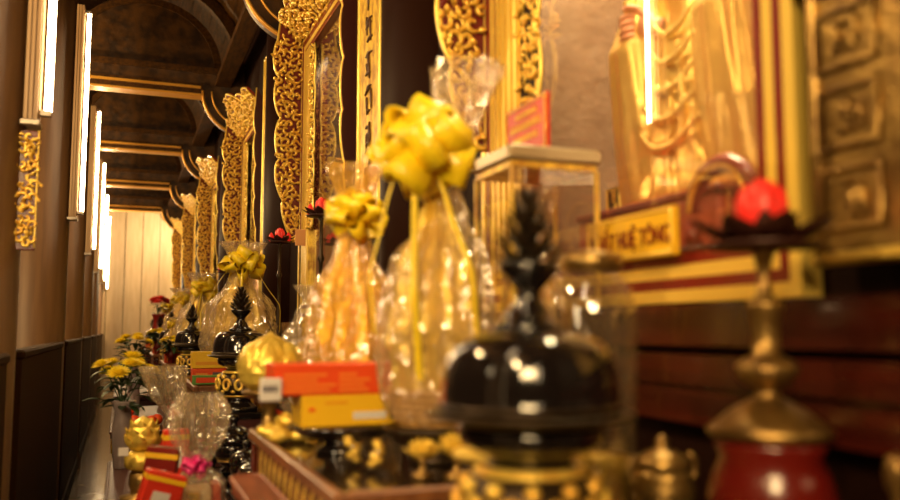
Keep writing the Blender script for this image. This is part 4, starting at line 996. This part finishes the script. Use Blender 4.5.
def red_pack(x, y, z, label, w_, h_, d_, rz, tilt, mt='red'):
    r = empty('red_pack', P(x, y, z), label, 'gift pack', rg, rz=rz, ry=tilt)
    b = MB(); b.box((-w_/2, -d_/2, 0), (w_/2, d_/2, h_), mt, bev=.004); b.build('pack_body', r)
    b = MB(); b.box((-w_/2 - .001, -d_/2 - .002, h_*.86), (w_/2 + .001, d_/2 + .002, h_*.93), 'yellow'); b.build('gold_band', r); b = MB(); b.box((-w_*.2, -d_/2 - .002, h_*.18), (w_*.3, -d_/2, h_*.34), 'yellow'); b.build('yellow_label', r); b = MB(); b.box((-w_*.25, -d_/2 - .002, h_*.48), (w_*.2, -d_/2, h_*.72), 'white'); b.build('white_label', r)
    return r
red_pack(.085, 2.72, -.615, 'tilted red gift pack with white and yellow print at the bottom of the view', .115, .20, .06, .15, .30)
red_pack(.115, 2.95, -.615, 'darker upright red gift pack beside the tilted one', .10, .24, .06, -.2, .12, 'redlac')
red_pack(.20, 3.30, -.62, 'red and gold gift pack standing behind the cellophane bag', .09, .26, .05, .1, 0)
b = MB(); b.lathe([(.03, 0), (.03, .16), (.02, .17), (.02, .19)], 'red', 24); b.lathe([(.031, .05), (.031, .12)], 'yellow', 24); o = b.build('red_canister', loc=P(.155, 3.62, -.62)); tag(o, 'red canister with a yellow band behind the golden urn', 'canister')
b = MB(); b.box((-.012, -.02, 0), (.022, .002, .004), 'blue', bev=.001); o = b.build('blue_tag', loc=P(.155, 3.45, -.62)); tag(o, 'small bright blue tag lying beside the golden urn', 'tag')
r = empty('gift_bag', P(.245, 2.84, -.62), 'clear cellophane gift bag tied with a bright pink bow at the lower left', 'gift bag')
b = MB(); wrap(b, [(0.006, .070, .02), (.08, .084, .05), (.14, .08, .12), (.18, .045, .25), (.195, .016, .3), (.22, .04, .5), (.29, .075, .5), (.36, .08, .6), (.42, .05, .8)], 31, 'cello', lean=(-.0, 0), amp=.12); b.build('cellophane_wrap', r)
b = MB(); bow(b, (-.012, -.025, .195), .042, 'pink', 4, 14, lift=.2); b.build('pink_bow', r)
b = MB(); b.box((-.045, -.045, .01), (.035, .045, .13), 'cream', bev=.004); b.build('cream_box', r)
b = MB(); b.box((.038, -.04, .01), (.064, .04, .14), 'red', bev=.003); b.build('red_box', r)
b = MB(); b.box((-.04, -.06, .02), (-.0, -.047, .12), 'goldpaint', bev=.002); b.build('gold_label', r)
r = empty('film_bouquet', P(.235, 4.02, -.62), 'bundle in clear film leaning beside the chrysanthemums, with a red tip', 'wrapped package')
b = MB(); wrap(b, [(0.002, .035, .02), (.12, .05, .1), (.2, .03, .3), (.24, .02, .4), (.34, .07, .5), (.46, .08, .9)], 41, 'cello', lean=(-.06, 0)); b.build('cellophane_wrap', r)
b = MB(); b.box((-.02, -.02, .005), (.02, .02, .15), 'red', bev=.003); b.build('red_box', r); b = MB(); b.ball((-.005, -.03, .25), .022, 'redfl'); b.build('red_knot', r)
# small brass bell on the far ledge at the right
r = empty('brass_bell', P(.90, .80, -.372), 'small brass finial piece on the dark stand at the lower right', 'ornament')
b = MB(); b.lathe([(.02, 0), (.022, .01), (.008, .02), (.008, .17), (.014, .18), (.016, .20), (.012, .215), (.003, .22)], 'brass', 20); b.build('post', r)
